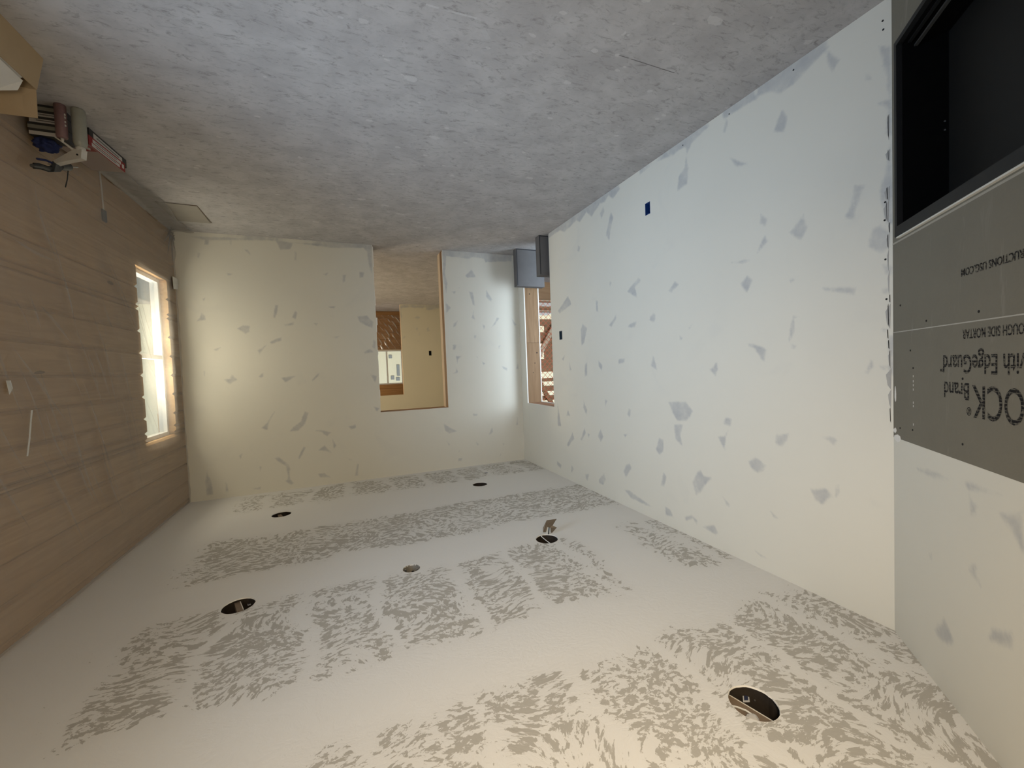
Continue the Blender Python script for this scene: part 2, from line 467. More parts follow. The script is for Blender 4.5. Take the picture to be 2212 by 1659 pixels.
M_GREYTUBE = plain('grey green bottle', (0.270, 0.270, 0.235), 0.35, var=0.12)
M_NOZZLE = plain('dusty white plastic', (0.520, 0.500, 0.460), 0.5, var=0.1)
M_BLUERAG = plain('dark blue cloth', (0.012, 0.020, 0.085), 0.8, var=0.3)
M_GUN = plain('grey gun metal', (0.085, 0.088, 0.088), 0.35, 0.5, 0.5, 0.3)
M_CHROME = plain('bright rod', (0.55, 0.55, 0.54), 0.2, 0.9)
M_DUSTSHEET = plain('dusty thin panel', (0.300, 0.280, 0.250), 0.85, var=0.1, scale=6)
M_TAPE = plain('white tape', (0.66, 0.65, 0.62), 0.6, var=0.08)
M_NET = plain('orange safety net', (0.78, 0.20, 0.11), 0.6, var=0.1)
M_HOUSE = plain('pale yellow siding', (0.83, 0.78, 0.58), 0.8, var=0.04)
M_HGLASS = plain('grey house window', (0.30, 0.32, 0.32), 0.3, var=0.1)
M_GROUND = plain('bare ground', (0.42, 0.38, 0.31), 0.95, var=0.2, scale=2)
M_ATTIC = plain('attic boards', (0.30, 0.20, 0.12), 0.9)
STAINS = {
'A': '''3960 45 4019 134 3986 175 3964 104
4129 274 4142 298 4145 315 4129 297
3734 206 3761 257 3742 327 3685 297 3705 243
3398 296 3473 362 3517 393 3449 377 3415 335
3049 104 3069 217 3051 313 2955 333 2975 234 3031 189
3379 49 3397 80 3371 133 3353 118
2162 181 2197 245 2124 431 2080 372
3597 719 3638 763 3627 807 3591 775
3621 857 3640 892 3566 949 3589 901
3389 950 3471 977 3528 968 3460 956
3838 810 3862 884 3823 947 3761 878 3789 860
4075 757 4119 776 4081 862 4070 913 4034 897 4056 845
3929 1213 4081 1243 4071 1277 3936 1231
3504 1063 3537 1095 3502 1159 3457 1099
2918 970 2950 1002 2873 1048 2840 1023
2512 844 2541 884 2466 924 2494 1020 2365 940
3776 1128 3785 1144 3766 1153 3760 1138
1355 796 1420 897 1154 968 1118 925 1279 838
1880 930 1916 944 1916 1049 1882 1044
2689 1166 2707 1195 2667 1243 2629 1198
1593 323 1640 345 1614 397 1573 377
2114 794 2143 815 2121 856 2106 838
3918 -2 3972 37 3893 72 3817 106 3726 115 3669 71 3578 38 3610 -8
3558 -8 3588 54 3409 46 3361 49 3337 -26
3299 -1 3231 31 3103 63 3057 108 3043 55 2981 47 2932 59 2814 1 2999 -26 3149 -3
2832 -8 2932 59 2741 17 2566 40 2548 -15
2259 -24 2303 38 2204 86 2132 27 2078 67 1998 51 1853 124 1768 45 1639 100 1576 61 1329 102 1220 49 935 54 918 -10 1646 -7
2050 87 2074 149 2018 198 1993 143
4220 216 4177 185 4189 281 4207 337 4201 377 4225 457
4176 435 4225 442 4225 500 4201 471
4207 489 4228 502 4224 601 4200 581
4221 621 4203 715 4193 755 4174 829 4180 891 4198 980 4226 990
4144 985 4173 979 4216 1024 4210 1089 4179 1114 4127 1065 4134 1020
4182 1156 4222 1174 4219 1218 4191 1204
4184 1271 4209 1268 4206 1298 4181 1289
2677 1166 2706 1213 2685 1243 2623 1217
2478 1206 2453 1257 2350 1246 2395 1219
2196 1106 2202 1148 2123 1221 2082 1200 2154 1150
1630 1130 1712 1185 1652 1328 1598 1352 1591 1191
3070 1302 3047 1337 3027 1332
2948 1370 2974 1393 2956 1407
3498 1470 3540 1479 3620 1511 3608 1585 3585 1573 3546 1501 3504 1487
3776 1336 3805 1345 3780 1356 3785 1406 3774 1445 3749 1483 3760 1424
3768 1495 3793 1501 3783 1521 3765 1514
2664 1512 2693 1578 2707 1628 2630 1584
3270 1574 3276 1623 3260 1671 3210 1628 3232 1616
1887 1513 1960 1568 1943 1620 1899 1575
1252 1430 1206 1499 1170 1477
1334 1523 1379 1604 1332 1613
1691 1534 1684 1664 1638 1682 1646 1551
2217 1517 2308 1512 2293 1552 2201 1565
4143 1593 4143 1623 4125 1657 4112 1655 4132 1614
4171 1624 4199 1624 4195 1645 4178 1640
4179 1453 4200 1455 4193 1471
1270 2050 1314 2117 1225 2125
1600 1910 1663 2019 1649 2077 1594 2006
1982 1890 2023 1905 1984 1968
2338 1951 2374 1965 2347 2031 2310 2010
2812 1868 2994 1857 3060 1925 2990 2004 2901 2006 2857 1941
2872 2037 2963 2027 2933 2112 2949 2191 2878 2147
3332 1945 3372 1947 3365 1995 3310 1989
3350 2020 3328 2083 3319 2162 3299 2135 3272 2078 3315 2066
3667 2013 3741 1993 3735 2035 3704 2076 3661 2062
3917 1989 3961 1978 3990 1993 3977 2032 3952 2012
2702 2158 2762 2171 2749 2266 2707 2303 2667 2266
1353 2294 1388 2360 1242 2474 1210 2458
1606 2214 1624 2269 1537 2358 1508 2353
1897 2189 1939 2264 1890 2324 1839 2268
1659 2265 1702 2268 1670 2305
2250 2196 2315 2187 2275 2217
3484 2203 3539 2166 3609 2200 3591 2242 3549 2262 3508 2238
3113 2333 3144 2371 3205 2370 3142 2443 3108 2503 3067 2534 3036 2443 3080 2366
2743 2434 2781 2461 2749 2549 2708 2551
2328 2444 2352 2479 2271 2587 2235 2537 2277 2470
969 2692 1078 2714 1053 2762 966 2737
1309 2667 1366 2706 1283 2765
1587 2707 1658 2691 1636 2773 1594 2763
1935 2620 1962 2685 1913 2742 1836 2743 1838 2706
2240 2702 2318 2690 2595 2754 2506 2758 2340 2758
2753 2700 2812 2711 2842 2766 2761 2770
2959 2721 3020 2688 3078 2709 3069 2745 3037 2709 2967 2746
3118 2742 3220 2694 3256 2738 3233 2759
3291 2473 3346 2512 3348 2532 3325 2524
3632 2477 3656 2491 3676 2501 3652 2506
3850 2280 3936 2263 3962 2289 3913 2346 3877 2332
3992 2220 3994 2266 3975 2300
3528 2754 3599 2770 3558 2773
1034 1982 1098 2253 1014 2263
4203 1484 4230 1486 4229 1678 4206 1657''',
'B': '''3722 50 2924 2 2926 29 3402 67 3558 80 3568 125 3606 124 3596 81
2942 19 2762 39 2792 113 2897 131
2771 40 1911 -7 1928 352 1963 250 1975 85 2012 42 2358 72
3378 64 3354 62 3365 124
2753 130 2729 138 2736 236 2762 238
3247 147 3215 154 3169 216 3193 208
3664 213 3647 221 3660 276 3674 259
3428 415 3366 424 3406 439
2261 379 2222 377 2236 459 2265 471
2066 328 2017 336 2030 398 2079 411
2475 380 2409 354 2439 392
3668 840 3639 876 3634 922 3719 941 3686 895
3652 694 3626 686 3641 715
3357 1013 3307 976 3234 985 3246 1051 3280 1070
2906 964 2853 954 2800 934 2811 973 2889 984
2784 806 2759 825 2781 914 2815 885
2980 742 2946 751 2985 906 3004 887
3053 1167 3000 1129 2931 1110 2941 1149 3037 1187
3175 1252 3088 1196 3160 1300
3590 1235 3519 1216 3560 1252
2429 1114 2325 1100 2364 1129
2448 756 2355 750 2375 775
2595 949 2557 950 2573 981
2121 867 2013 855 1937 938 1950 1012 2096 939
2083 1294 1992 1253 1954 1296 2055 1319
1947 1149 1918 1170 1933 1275 1971 1233
3506 1564 3450 1557 3432 1510 3379 1569 3454 1622
3181 1540 3138 1503 3132 1542 3158 1566
2963 1569 2884 1553 2814 1556 2923 1620
2570 1522 2567 1546 2644 1627 2656 1606
2865 1284 2839 1290 2854 1307
3687 1467 3670 1471 3679 1515
3042 1936 3099 2049 3130 2144 3187 2119 3134 2066
2746 1958 2702 1982 2754 2118 2820 2182 2908 2184 2879 2137 2788 2075
2650 2198 2576 2195 2476 2235 2525 2281 2578 2225
2625 2434 2558 2381 2479 2482 2570 2441
2470 2307 2428 2394 2458 2432
2283 2180 2205 2166 2197 2209 2256 2218
2776 2367 2753 2380 2819 2513 2845 2500
3079 2472 3035 2458 2936 2559 2922 2621 2958 2646 2972 2575
2954 2637 2934 2639 2928 2740 2960 2736
2981 2743 2928 2730 2895 2785 2931 2799
2208 2639 2189 2652 2206 2787 2245 2782
2330 2547 2263 2590 2293 2584
2639 2708 2574 2707 2503 2768 2623 2752
3715 2546 3681 2635 3667 2797 3729 2797 3736 2646
3559 2681 3536 2694 3533 2789 3556 2776
3314 2783 3222 2773 3232 2809
3229 2542 3201 2552 3221 2596
3411 2404 3382 2385 3402 2448
1987 1962 1917 1988 1950 2032
2008 1569 1928 1593 1953 1677
757 312 667 225 603 327 729 339
1051 8 75 -12 79 88 224 97 467 121 485 76 640 67 718 91 999 73 1015 235 1055 417
1043 237 996 414 1021 559 1044 416
1035 668 964 739 1032 812
473 485 388 614 410 652 477 579
718 513 661 529 639 704 668 696
964 527 889 524 909 556
662 770 647 890 699 872
338 859 298 868 363 954 425 1001 361 916
132 847 53 952 75 972
945 947 878 901 909 975 947 993
670 1100 633 1100 645 1145 672 1135
542 955 504 973 526 1030
967 1221 920 1221 933 1285 970 1294
328 1249 302 1239 320 1291
927 1377 842 1370 901 1414 913 1469
659 1371 617 1394 641 1407
574 1448 532 1481 556 1503
295 1517 214 1549 215 1587 266 1566
53 1476 36 1574 83 1573
934 1524 908 1589 1031 1615 936 1579
732 2148 664 2153 675 2181 724 2181
1134 2245 1044 2308 953 2362 1066 2389 1120 2338
463 2351 456 2418 488 2454 528 2450
1107 2477 1063 2527 1074 2548
86 2253 80 2355 111 2357
322 2592 297 2595 311 2630
367 2727 343 2739 379 2778
959 2724 902 2722 914 2767 961 2765
948 2610 932 2631 954 2643
704 2533 658 2570 686 2580
858 463 830 471 850 499''',
'D': '''198 2043 351 2025 422 2031 396 2041 293 2049
522 2018 548 2015 695 2007 563 2027 537 2037
537 2052 555 2070 587 2073 573 2103 548 2110
687 2067 781 2022 782 2141 761 2122 728 2090
291 2360 312 2354 306 2373
541 2303 556 2282 581 2279 574 2306 598 2333 563 2316
325 2647 395 2562 447 2603 439 2629 377 2664
652 2442 741 2400 736 2450 639 2486''',
}

# ================================================================ STRUCTURE
def wall_grid(name, us, vs, holes, to3, mat, stains=None, parent=None, soft=0.014):
    """a sheet in (u, v) metres with rectangular holes; 'stain' attribute marks compound patches"""
    us = np.unique(np.round(np.concatenate([us] + [np.array(h[:2]) for h in holes]), 5)) if holes else us
    vs = np.unique(np.round(np.concatenate([vs] + [np.array(h[2:]) for h in holes]), 5)) if holes else vs
    U, V = np.meshgrid(us, vs, indexing='ij')
    nu, nv = U.shape
    P = to3(U.ravel(), V.ravel())
    i, j = np.meshgrid(np.arange(nu-1), np.arange(nv-1), indexing='ij')
    uc = (us[:-1]+us[1:])[i]/2; vc = (vs[:-1]+vs[1:])[j]/2
    keep = np.ones(i.shape, bool)
    for a, b, c, d in holes: keep &= ~((uc > a) & (uc < b) & (vc > c) & (vc < d))
    i = i[keep]; j = j[keep]
    F = np.stack([i*nv+j, (i+1)*nv+j, (i+1)*nv+j+1, i*nv+j+1], 1)
    me = bpy.data.meshes.new(name)
    me.from_pydata(P.tolist(), [], F.tolist())
    st = np.zeros(nu*nv, np.float32)
    if stains:
        uu = U.ravel(); vv = V.ravel()
        for ln in stains.strip().split('\n'):
            a = np.array([float(k) for k in ln.split()])/1000.0
            px, py = a[0::2], a[1::2]
            sel = np.where((uu > px.min()-0.05) & (uu < px.max()+0.05) & (vv > py.min()-0.05) & (vv < py.max()+0.05))[0]
            if len(sel) == 0: continue
            x, y = uu[sel], vv[sel]
            inside = np.zeros(len(sel), bool); dist = np.full(len(sel), 9.0)
            n = len(px)
            for k in range(n):
                x0, y0, x1, y1 = px[k], py[k], px[(k+1) % n], py[(k+1) % n]
                cond = ((y0 > y) != (y1 > y)) & (x < (x1-x0)*(y-y0)/(y1-y0+1e-12)+x0)
                inside ^= cond
                L2 = (x1-x0)**2+(y1-y0)**2+1e-12
                tt = np.clip(((x-x0)*(x1-x0)+(y-y0)*(y1-y0))/L2, 0, 1)
                dist = np.minimum(dist, np.hypot(x-x0-tt*(x1-x0), y-y0-tt*(y1-y0)))
            sd = np.where(inside, -dist, dist)
            st[sel] = np.maximum(st[sel], np.clip(0.5-sd/(2*soft), 0, 1))
    at = me.attributes.new('stain', 'FLOAT', 'POINT'); at.data.foreach_set('value', st)
    me.update()
    return link(name, me, mat, parent)

STEP = 0.012
rngv = lambda a, b, s=STEP: np.linspace(a, b, max(2, int(round((b-a)/s))+1))

# ---- floor (one level through the room, hall and annex)
floor = MB().box(-3.4, W+0.30, YB-0.2, 5.8, -0.15, 0.0).build('floor', M_FLOOR)
tag(floor, 'dusty grey subfloor with pale splatters and scratches', 'floor', kind='structure')
ground = MB().box(-40, 40, -40, 60, -0.75, -0.6).build('ground', M_GROUND)
tag(ground, 'bare ground outside the house', 'ground', kind='structure')

# ---- ceiling with the round cut-outs for the recessed lights
CANS = [(0.948, -4.236, 0.084), (2.921, -2.572, 0.083), (2.912, -0.921, 0.083), (0.950, -0.898, 0.083), (0.958, -2.565, 0.083)]
ROUND = [(1.956, -2.574, 0.056)]
TINY = [(0.722, -0.438, 0.026)]
bm = bmesh.new()
edges = []
def loop(pts):
    vs = [bm.verts.new(p) for p in pts]
    for k in range(len(vs)): edges.append(bm.edges.new((vs[k], vs[(k+1) % len(vs)])))
loop([(-0.3, YB-0.2, H), (W+0.25, YB-0.2, H), (W+0.25, 5.8, H), (-0.3, 5.8, H)])
HOLE_N = 40
def hole_ring(cx, cy, r, seed):
    rr = random.Random(seed)
    return [(cx+(r*(1+rr.uniform(-0.018, 0.018)))*math.cos(k*2*math.pi/HOLE_N), cy+(r*(1+rr.uniform(-0.018, 0.018)))*math.sin(k*2*math.pi/HOLE_N)) for k in range(HOLE_N)]
RINGS = [hole_ring(cx, cy, r, k) for k, (cx, cy, r) in enumerate(CANS+ROUND+TINY)]
for ring in RINGS: loop([(x, y, H) for x, y in ring])
bmesh.ops.triangle_fill(bm, use_beauty=True, edges=edges)
for f in bm.faces:
    if f.normal.z > 0: f.normal_flip()
# the gypsum lip of each cut-out
for ring in RINGS:
    a = [bm.verts.new((x, y, H)) for x, y in ring]; b = [bm.verts.new((x, y, H+0.006)) for x, y in ring]
    for k in range(HOLE_N): bm.faces.new([a[k], a[(k+1) % HOLE_N], b[(k+1) % HOLE_N], b[k]])
me = bpy.data.meshes.new('ceiling'); bm.to_mesh(me); bm.free()
ceiling = tag(link('ceiling', me, M_CEIL), 'skip-trowelled drywall ceiling with smooth taped seams and grey bare spots', 'ceiling', kind='structure')
attic = MB().box(-3.4, W+0.35, YB-0.25, 5.85, H+0.30, H+0.38).build('roof', M_ATTIC)
tag(attic, 'board roof deck above the ceiling', 'roof', kind='structure')

# ---- left wall (drywall, x = 0) with its side doorway, outlet and switch cut-outs
DOOR_A = (0.18, 0.948, -1.0, 2.042)
OUTLET = (2.617, 2.673, 0.290, 0.384)
SWITCH = (1.132, 1.196, 1.160, 1.258)
wall_left = wall_grid('wall_left', rngv(0, YD), rngv(0.026, H), [DOOR_A, OUTLET, SWITCH],
                      lambda u, v: np.stack([np.zeros_like(u), -u, v], 1), M_WALL, STAINS['A'])
tag(wall_left, 'long primed drywall wall with grey compound patches', 'wall', kind='structure')
# far wall (drywall, y = 0) with the hall doorway
DOOR_B = (1.056, 1.909, -1.0, 2.043)
wall_far = wall_grid('wall_far', rngv(0, W), rngv(0.028, H), [DOOR_B],
                     lambda u, v: np.stack([u, np.zeros_like(u), v], 1), M_WALL, STAINS['B'])
tag(wall_far, 'far primed drywall wall with grey compound patches and hall doorway', 'wall', kind='structure')
# bottom plates seen through the gap under the drywall
MB().box(-0.10, -0.013, -YD+0.02, -0.95, 0, 0.05).build('bottom_plate', M_PLATE, wall_left)
MB().box(1.92, W-0.02, 0.013, 0.10, 0, 0.05).build('bottom_plate', M_PLATE, wall_far)
MB().box(0.02, 1.05, 0.013, 0.10, 0, 0.05).build('bottom_plate', M_PLATE, wall_far)

# door_1: the rough opening into the hall (far wall 0.27 m thick)
door_1 = empty('door_1', (1.48, 0.13, 0)); tag(door_1, 'rough framed doorway through the far wall into the hall', 'doorway', kind='structure')
def dpart(mb, name, mat, par): return child(mb.build(name, mat), par)
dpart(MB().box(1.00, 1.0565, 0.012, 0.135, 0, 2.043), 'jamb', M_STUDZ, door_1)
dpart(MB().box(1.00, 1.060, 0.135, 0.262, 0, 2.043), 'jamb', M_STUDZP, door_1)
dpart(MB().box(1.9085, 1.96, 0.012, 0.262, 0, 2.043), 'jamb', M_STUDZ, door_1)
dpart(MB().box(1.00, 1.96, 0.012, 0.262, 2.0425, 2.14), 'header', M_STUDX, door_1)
# torn paper and gypsum along the edge of the drywall at the opening
mb = MB()
rr = random.Random(3)
zz = 0.02
while zz < 2.02:
    h = rr.uniform(0.05, 0.16); w = rr.choice((0.001, 0.002, 0.004, 0.003, 0.007))
    mb.box(1.909-w, 1.910, -0.0008, 0.011, zz, min(2.042, zz+h)); zz += h
mb.box(1.893, 1.910, -0.001, 0.010, 0.88, 0.97)
dpart(mb, 'torn_edge', M_GYPEDGE, door_1)
mb = MB(); mb.box(1.0555, 1.0575, 0.0005, 0.012, 0.02, 2.042); mb.box(1.056, 1.909, 0.0005, 0.012, 2.040, 2.0428)
dpart(mb, 'drywall_edge', M_GYPEDGE, door_1)

# door_2: the rough side opening in the left wall (0.22 m thick)
door_2 = empty('door_2', (-0.11, -0.56, 0)); tag(door_2, 'rough framed side doorway in the left wall with bare stud jamb', 'doorway', kind='structure')
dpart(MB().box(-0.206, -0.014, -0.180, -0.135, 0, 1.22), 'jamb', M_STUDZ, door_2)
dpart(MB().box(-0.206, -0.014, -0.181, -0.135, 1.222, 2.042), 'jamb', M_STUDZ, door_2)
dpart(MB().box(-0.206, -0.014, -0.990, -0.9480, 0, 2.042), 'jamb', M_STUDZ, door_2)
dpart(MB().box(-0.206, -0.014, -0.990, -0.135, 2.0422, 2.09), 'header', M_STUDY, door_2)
mb = MB(); mb.box(-0.013, 0.0004, -0.1815, -0.179, 0.018, 2.042); mb.box(-0.220, -0.207, -0.1860, -0.150, 0.0, 2.042)
mb.box(-0.013, 0.0004, -0.949, -0.9475, 0.018, 2.042); mb.box(-0.013, 0.0004, -0.948, -0.180, 2.0405, 2.0424)
mb.box(-0.222, -0.207, -0.948, -0.180, 2.034, 2.09)
dpart(mb, 'drywall_edge', M_GYPEDGE, door_2)
mb = MB()
for x, z, r in ((-0.085, 0.56, 0.008), (-0.13, 1.50, 0.007), (-0.165, 1.36, 0.010), (-0.10, 1.63, 0.005)):
    Mx = Matrix.Translation((x, -0.1815, z)) @ Matrix.Rotation(math.pi/2, 4, 'X')
    mb.lathe([(r, -0.0008), (r, 0.0008)], n=10, M=Mx, closed=True)
dpart(mb, 'knot', M_DARK, door_2)
# the rest of wall thickness: back face of the left wall towards the annex
def sheet(name, x0, x1, y0, y1, z0, z1, mat, label=None, parent=None):
    o = MB().box(x0, x1, y0, y1, z0, z1).build(name, mat, parent)
    if parent is None: tag(o, label, 'wall', kind='structure')
    return o
sheet('annex_lining', -0.222, -0.208, -YD, -0.95, 0, H, M_WALL, parent=wall_left)
sheet('annex_lining', -0.222, -0.208, -0.175, 1.50, 0, H, M_WALL, parent=wall_left)
sheet('annex_lining', -0.222, -0.208, -0.95, -0.175, 2.09, H, M_WALL, parent=wall_left)
sheet('hall_lining', 0.0, 1.0, 0.262, 0.275, 0, H, M_WALL, parent=wall_far)
sheet('hall_lining', 1.96, W, 0.262, 0.275, 0, H, M_WALL, parent=wall_far)
sheet('hall_lining', 1.0, 1.96, 0.262, 0.275, 2.14, H, M_WALL, parent=wall_far)

# screw heads that show on the left wall
mb = None
for k, (y, z) in enumerate(((-4.19, 0.084), (-4.192, 0.123), (-4.195, 0.883), (-4.193, 0.963), (-4.195, 1.139), (-4.198, 1.319), (-3.797, 0.034), (-3.401, 0.036), (-3.022, 0.034))):
    mb = MB(); mb.lathe([(0.0045, -0.0006), (0.0045, 0.0006)], n=8, M=Matrix.Translation((0, y, z)) @ Matrix.Rotation(math.pi/2, 4, 'Y'), closed=True)
    mb.build('screw_head', M_DARK, wall_left)
# rough compound and dark cracks in the corner between the left wall and the chimney wall
mb = MB(); mk = MB(); rr = random.Random(5); z = 0.30
while z < 1.90:
    h = rr.uniform(0.04, 0.12); w = rr.uniform(0.006, 0.020)
    y = -YD+0.006+rr.uniform(0, 0.008)
    if rr.random() < 0.7:
        mb.plate([(0.0014, y, z), (0.0014, y+w, z+h*0.3), (0.0014, y+w*0.7, z+h*0.8), (0.0014, y+0.002, z+h)], 0.0012)
    if rr.random() < 0.55:
        c = rr.uniform(0.0015, 0.003)
        mk.plate([(0.0020, y+w*0.4, z), (0.0020, y+w*0.4+c, z+h*0.1), (0.0020, y+w*0.3+c, z+h*0.8), (0.0020, y+w*0.3, z+h*0.9)], 0.0006)
    z += h
mb.build('corner_compound', M_MUD, wall_left)
mk.build('corner_crack', M_DARK, wall_left)

# ---- diagonal chimney wall: local u runs along the wall from the left-wall corner
def dpt(s, z, d=0.0):
    """point on the chimney wall: s along it, z up, d out into the room"""
    return (s*Q + d*Q, -YD - s*Q + d*Q, z)
DL = 1.70
def to_d(u, v): return np.stack([u*Q, -YD-u*Q, v], 1)
wall_diagonal = wall_grid('wall_diagonal', rngv(0, DL), rngv(1.946, H), [], to_d, M_WALL, STAINS['D'], soft=0.02)
tag(wall_diagonal, 'diagonal chimney wall, drywall above grey cement board', 'wall', kind='structure')
def dbox(mb, s0, s1, z0, z1, d0, d1):
    c = [Vector(dpt(s, z, d)) for z in (z0, z1) for s, d in ((s0, d0), (s1, d0), (s1, d1), (s0, d1))]
    vs = [mb.bm.verts.new(p) for p in c]
    for f in ((0,3,2,1),(4,5,6,7),(0,1,5,4),(1,2,6,5),(2,3,7,6),(3,0,4,7)): mb.bm.faces.new([vs[i] for i in f])
    return mb
FS0, FS1, FZ0, FZ1 = 0.075, 1.215, 0.258, 1.052      # firebox opening
b = dbox(MB(), 0, DL, 1.4730, 1.9462, -0.012, 0.0005).build('cement_board', M_BOARD, wall_diagonal); b['label'] = 'olive grey cement board printed with black lettering'
mb = MB()
dbox(mb, 0, DL, FZ1, 1.4730, -0.012, 0.0); dbox(mb, 0, FS0, 0, FZ1, -0.012, 0.0); dbox(mb, FS1, DL, 0, FZ1, -0.012, 0.0); dbox(mb, FS0, FS1, 0, FZ0, -0.012, 0.0)
b2 = mb.build('cement_board', M_BOARD, wall_diagonal); b2['label'] = 'olive grey cement board cut around the fireplace'
dbox(MB(), -0.15, DL+0.1, 0, H, -0.215, -0.205).build('leak_blocker', M_ATTIC, wall_diagonal)  # unseen backing panel added to stop light leaking through the board seams
# pale seam ridge, screw heads, smears of compound at the edges
mb = MB(); dbox(mb, 0.0, DL, 1.4715, 1.4755, -0.004, 0.0009); mb.build('board_joint', plain('pale joint dust', (0.42, 0.40, 0.35), 0.9), wall_diagonal)
for s, z in ((0.069, 1.36), (0.155, 1.558), (0.278, 1.446), (0.588, 1.445), (0.177, 1.631), (0.506, 1.663), (0.171, 1.889), (0.506, 1.887), (0.063, 1.897), (0.9, 1.887), (0.9, 1.446)):
    Mx = Matrix.Translation(dpt(s, z, 0.0008)) @ Matrix.Rotation(math.pi/4, 4, 'Z') @ Matrix.Rotation(math.pi/2, 4, 'Y')
    MB().lathe([(0.0042, -0.0008), (0.0042, 0.0008)], n=8, M=Mx, closed=True).build('screw_head', M_DARK, wall_diagonal)
mb = MB()
rr = random.Random(11)
for s0, z0, s1, z1 in ((0.0, 1.925, 0.075, 1.965), (0.0, 1.90, 0.03, 1.93), (0.012, 1.70, 0.028, 1.80)):
    pts = []
    for k in range(9):
        a = k*2*math.pi/9; r = rr.uniform(0.65, 1.0)
        pts.append(dpt((s0+s1)/2 + (s1-s0)/2*r*math.cos(a), (z0+z1)/2 + (z1-z0)/2*r*math.sin(a), 0.0015))
    mb.plate(list(reversed(pts)), 0.001)
for k in range(14):
    z = 1.66+k*0.018+rr.uniform(-0.004, 0.004)
    if rr.random() < 0.6: dbox(mb, 0.175, 0.178, z, z+0.009, 0, 0.0008)
mb.build('compound_smear', M_GYPEDGE, wall_diagonal)
mb = MB(); dbox(mb, 0.0, DL, 1.0545+0.022, 1.0545+0.030, -0.003, 0.0008); mb.build('board_scratch', plain('scratch dust', (0.36, 0.34, 0.29), 0.9), wall_diagonal)

# stencilled lettering (flat print on the boards)
def lettering(text, s_right, z_base, cap, width, parent, name='lettering', bold=0.012):
    cu = bpy.data.curves.new('t', 'FONT'); cu.body = text; cu.size = 1.0; cu.resolution_u = 4; cu.offset = bold
    tmp = bpy.data.objects.new('t', cu); COL.objects.link(tmp)
    bpy.context.view_layer.update()
    dg = bpy.context.evaluated_depsgraph_get()
    me = bpy.data.meshes.new_from_object(tmp.evaluated_get(dg))
    bpy.data.objects.remove(tmp); bpy.data.curves.remove(cu)
    co = np.array([v.co[:] for v in me.vertices])
    caph = 0.7 if co[:, 1].max() < 0.9 else co[:, 1].max()
    x0, x1 = co[:, 0].min(), co[:, 0].max(); y1 = co[:, 1].max()
    sx = width/(x1-x0); sy = cap/y1
    for v, c in zip(me.vertices, co):
        s = s_right + (x1-c[0])*sx
        v.co = dpt(s, z_base + c[1]*sy, 0.0012)
    me.materials.clear()
    o = link(name, me, M_INK, parent); o['label'] = 'black stencilled lettering'
    return o
lettering('DUROCK', 0.556, 1.683, 0.106, 0.440, b, bold=0.006)
lettering('\u00ae', 0.528, 1.757, 0.028, 0.024, b)
lettering('Brand', 0.398, 1.678, 0.056, 0.142, b)
lettering('with EdgeGuard', 0.392, 1.583, 0.062, 0.420, b)
lettering('TM', 0.374, 1.630, 0.012, 0.020, b)
lettering('ROUGH SIDE MORTAR', 0.505, 1.498, 0.031, 0.292, b)
lettering('INSTRUCTIONS USG.COM', 0.498, 1.294, 0.025, 0.340, b2)

# other walls of the room, behind the camera
xe, ye = dpt(DL, 0)[:2]
sheet('wall_chimney_side', xe-0.1, xe, YB, ye, 0, H, M_WALL, 'drywall return beside the chimney wall behind the camera')
mb = MB().box(-0.3, 1.6, YB-0.12, YB, 0, H).box(3.2, W+0.2, YB-0.12, YB, 0, H).box(1.6, 3.2, YB-0.12, YB, 2.2, H)  # wide opening added for the fill light behind it
tag(mb.build('wall_near', M_WALL), 'drywall wall with a wide opening behind the camera', 'wall', kind='structure')

# ---- right wall: squared pine logs, with real window openings
wall_right = empty('wall_right', (W, 0, 0)); tag(wall_right, 'exterior wall of stacked pine log planks behind clear plastic', 'wall', kind='structure')
WIN1 = (-0.875, -0.225, 0.56, 2.09)
WIN3 = (-4.85, -3.25, 0.55, 2.25)
WIN4 = (1.80, 3.20, 0.90, 2.00)
ROW = 0.1875
def plank_mesh(L, h, t=0.14, bev=0.018):
    """a log plank along y from 0 to -L, room face at x=0, chamfered edges"""
    sec = [(0.0, bev), (0.0, h-bev), (bev, h-0.0006), (t, h-0.0006), (t, 0.0006), (bev, 0.0006)]
    V = [(x, 0, z) for x, z in sec] + [(x, -L, z) for x, z in sec]
    n = len(sec)
    F = [[k, (k+1) % n, (k+1) % n + n, k+n] for k in range(n)] + [list(range(n))[::-1], list(range(n, 2*n))]
    me = bpy.data.meshes.new('plank'); me.from_pydata(V, [], F); me.materials.append(M_LOG)
    return me
rr = random.Random(21)
nrow = int(math.ceil(H/ROW))
plank_cache = {}
def put_plank(y0, y1, z0, z1):
    key = (round(y1-y0, 3), round(z1-z0, 3))
    if key not in plank_cache: plank_cache[key] = plank_mesh(*key)
    o = link('plank', plank_cache[key], None, None)
    o.location = (W + rr.uniform(-0.002, 0.004), y1, z0)
    child(o, wall_right)
for r in range(nrow):
    z0, z1 = r*ROW, min(H, (r+1)*ROW)
    zs = sorted({z0, z1} | {z for wn_ in (WIN1, WIN3, WIN4) for z in wn_[2:] if z0+0.002 < z < z1-0.002})
    for a, c in zip(zs, zs[1:]):
        zc = (a+c)/2
        cuts = [w for w in (WIN3, WIN1, WIN4) if w[2] < zc < w[3]]
        ys = [YB] + [v for w in cuts for v in w[:2]] + [5.6]
        for k in range(0, len(ys), 2):
            put_plank(ys[k], ys[k+1], a, c)

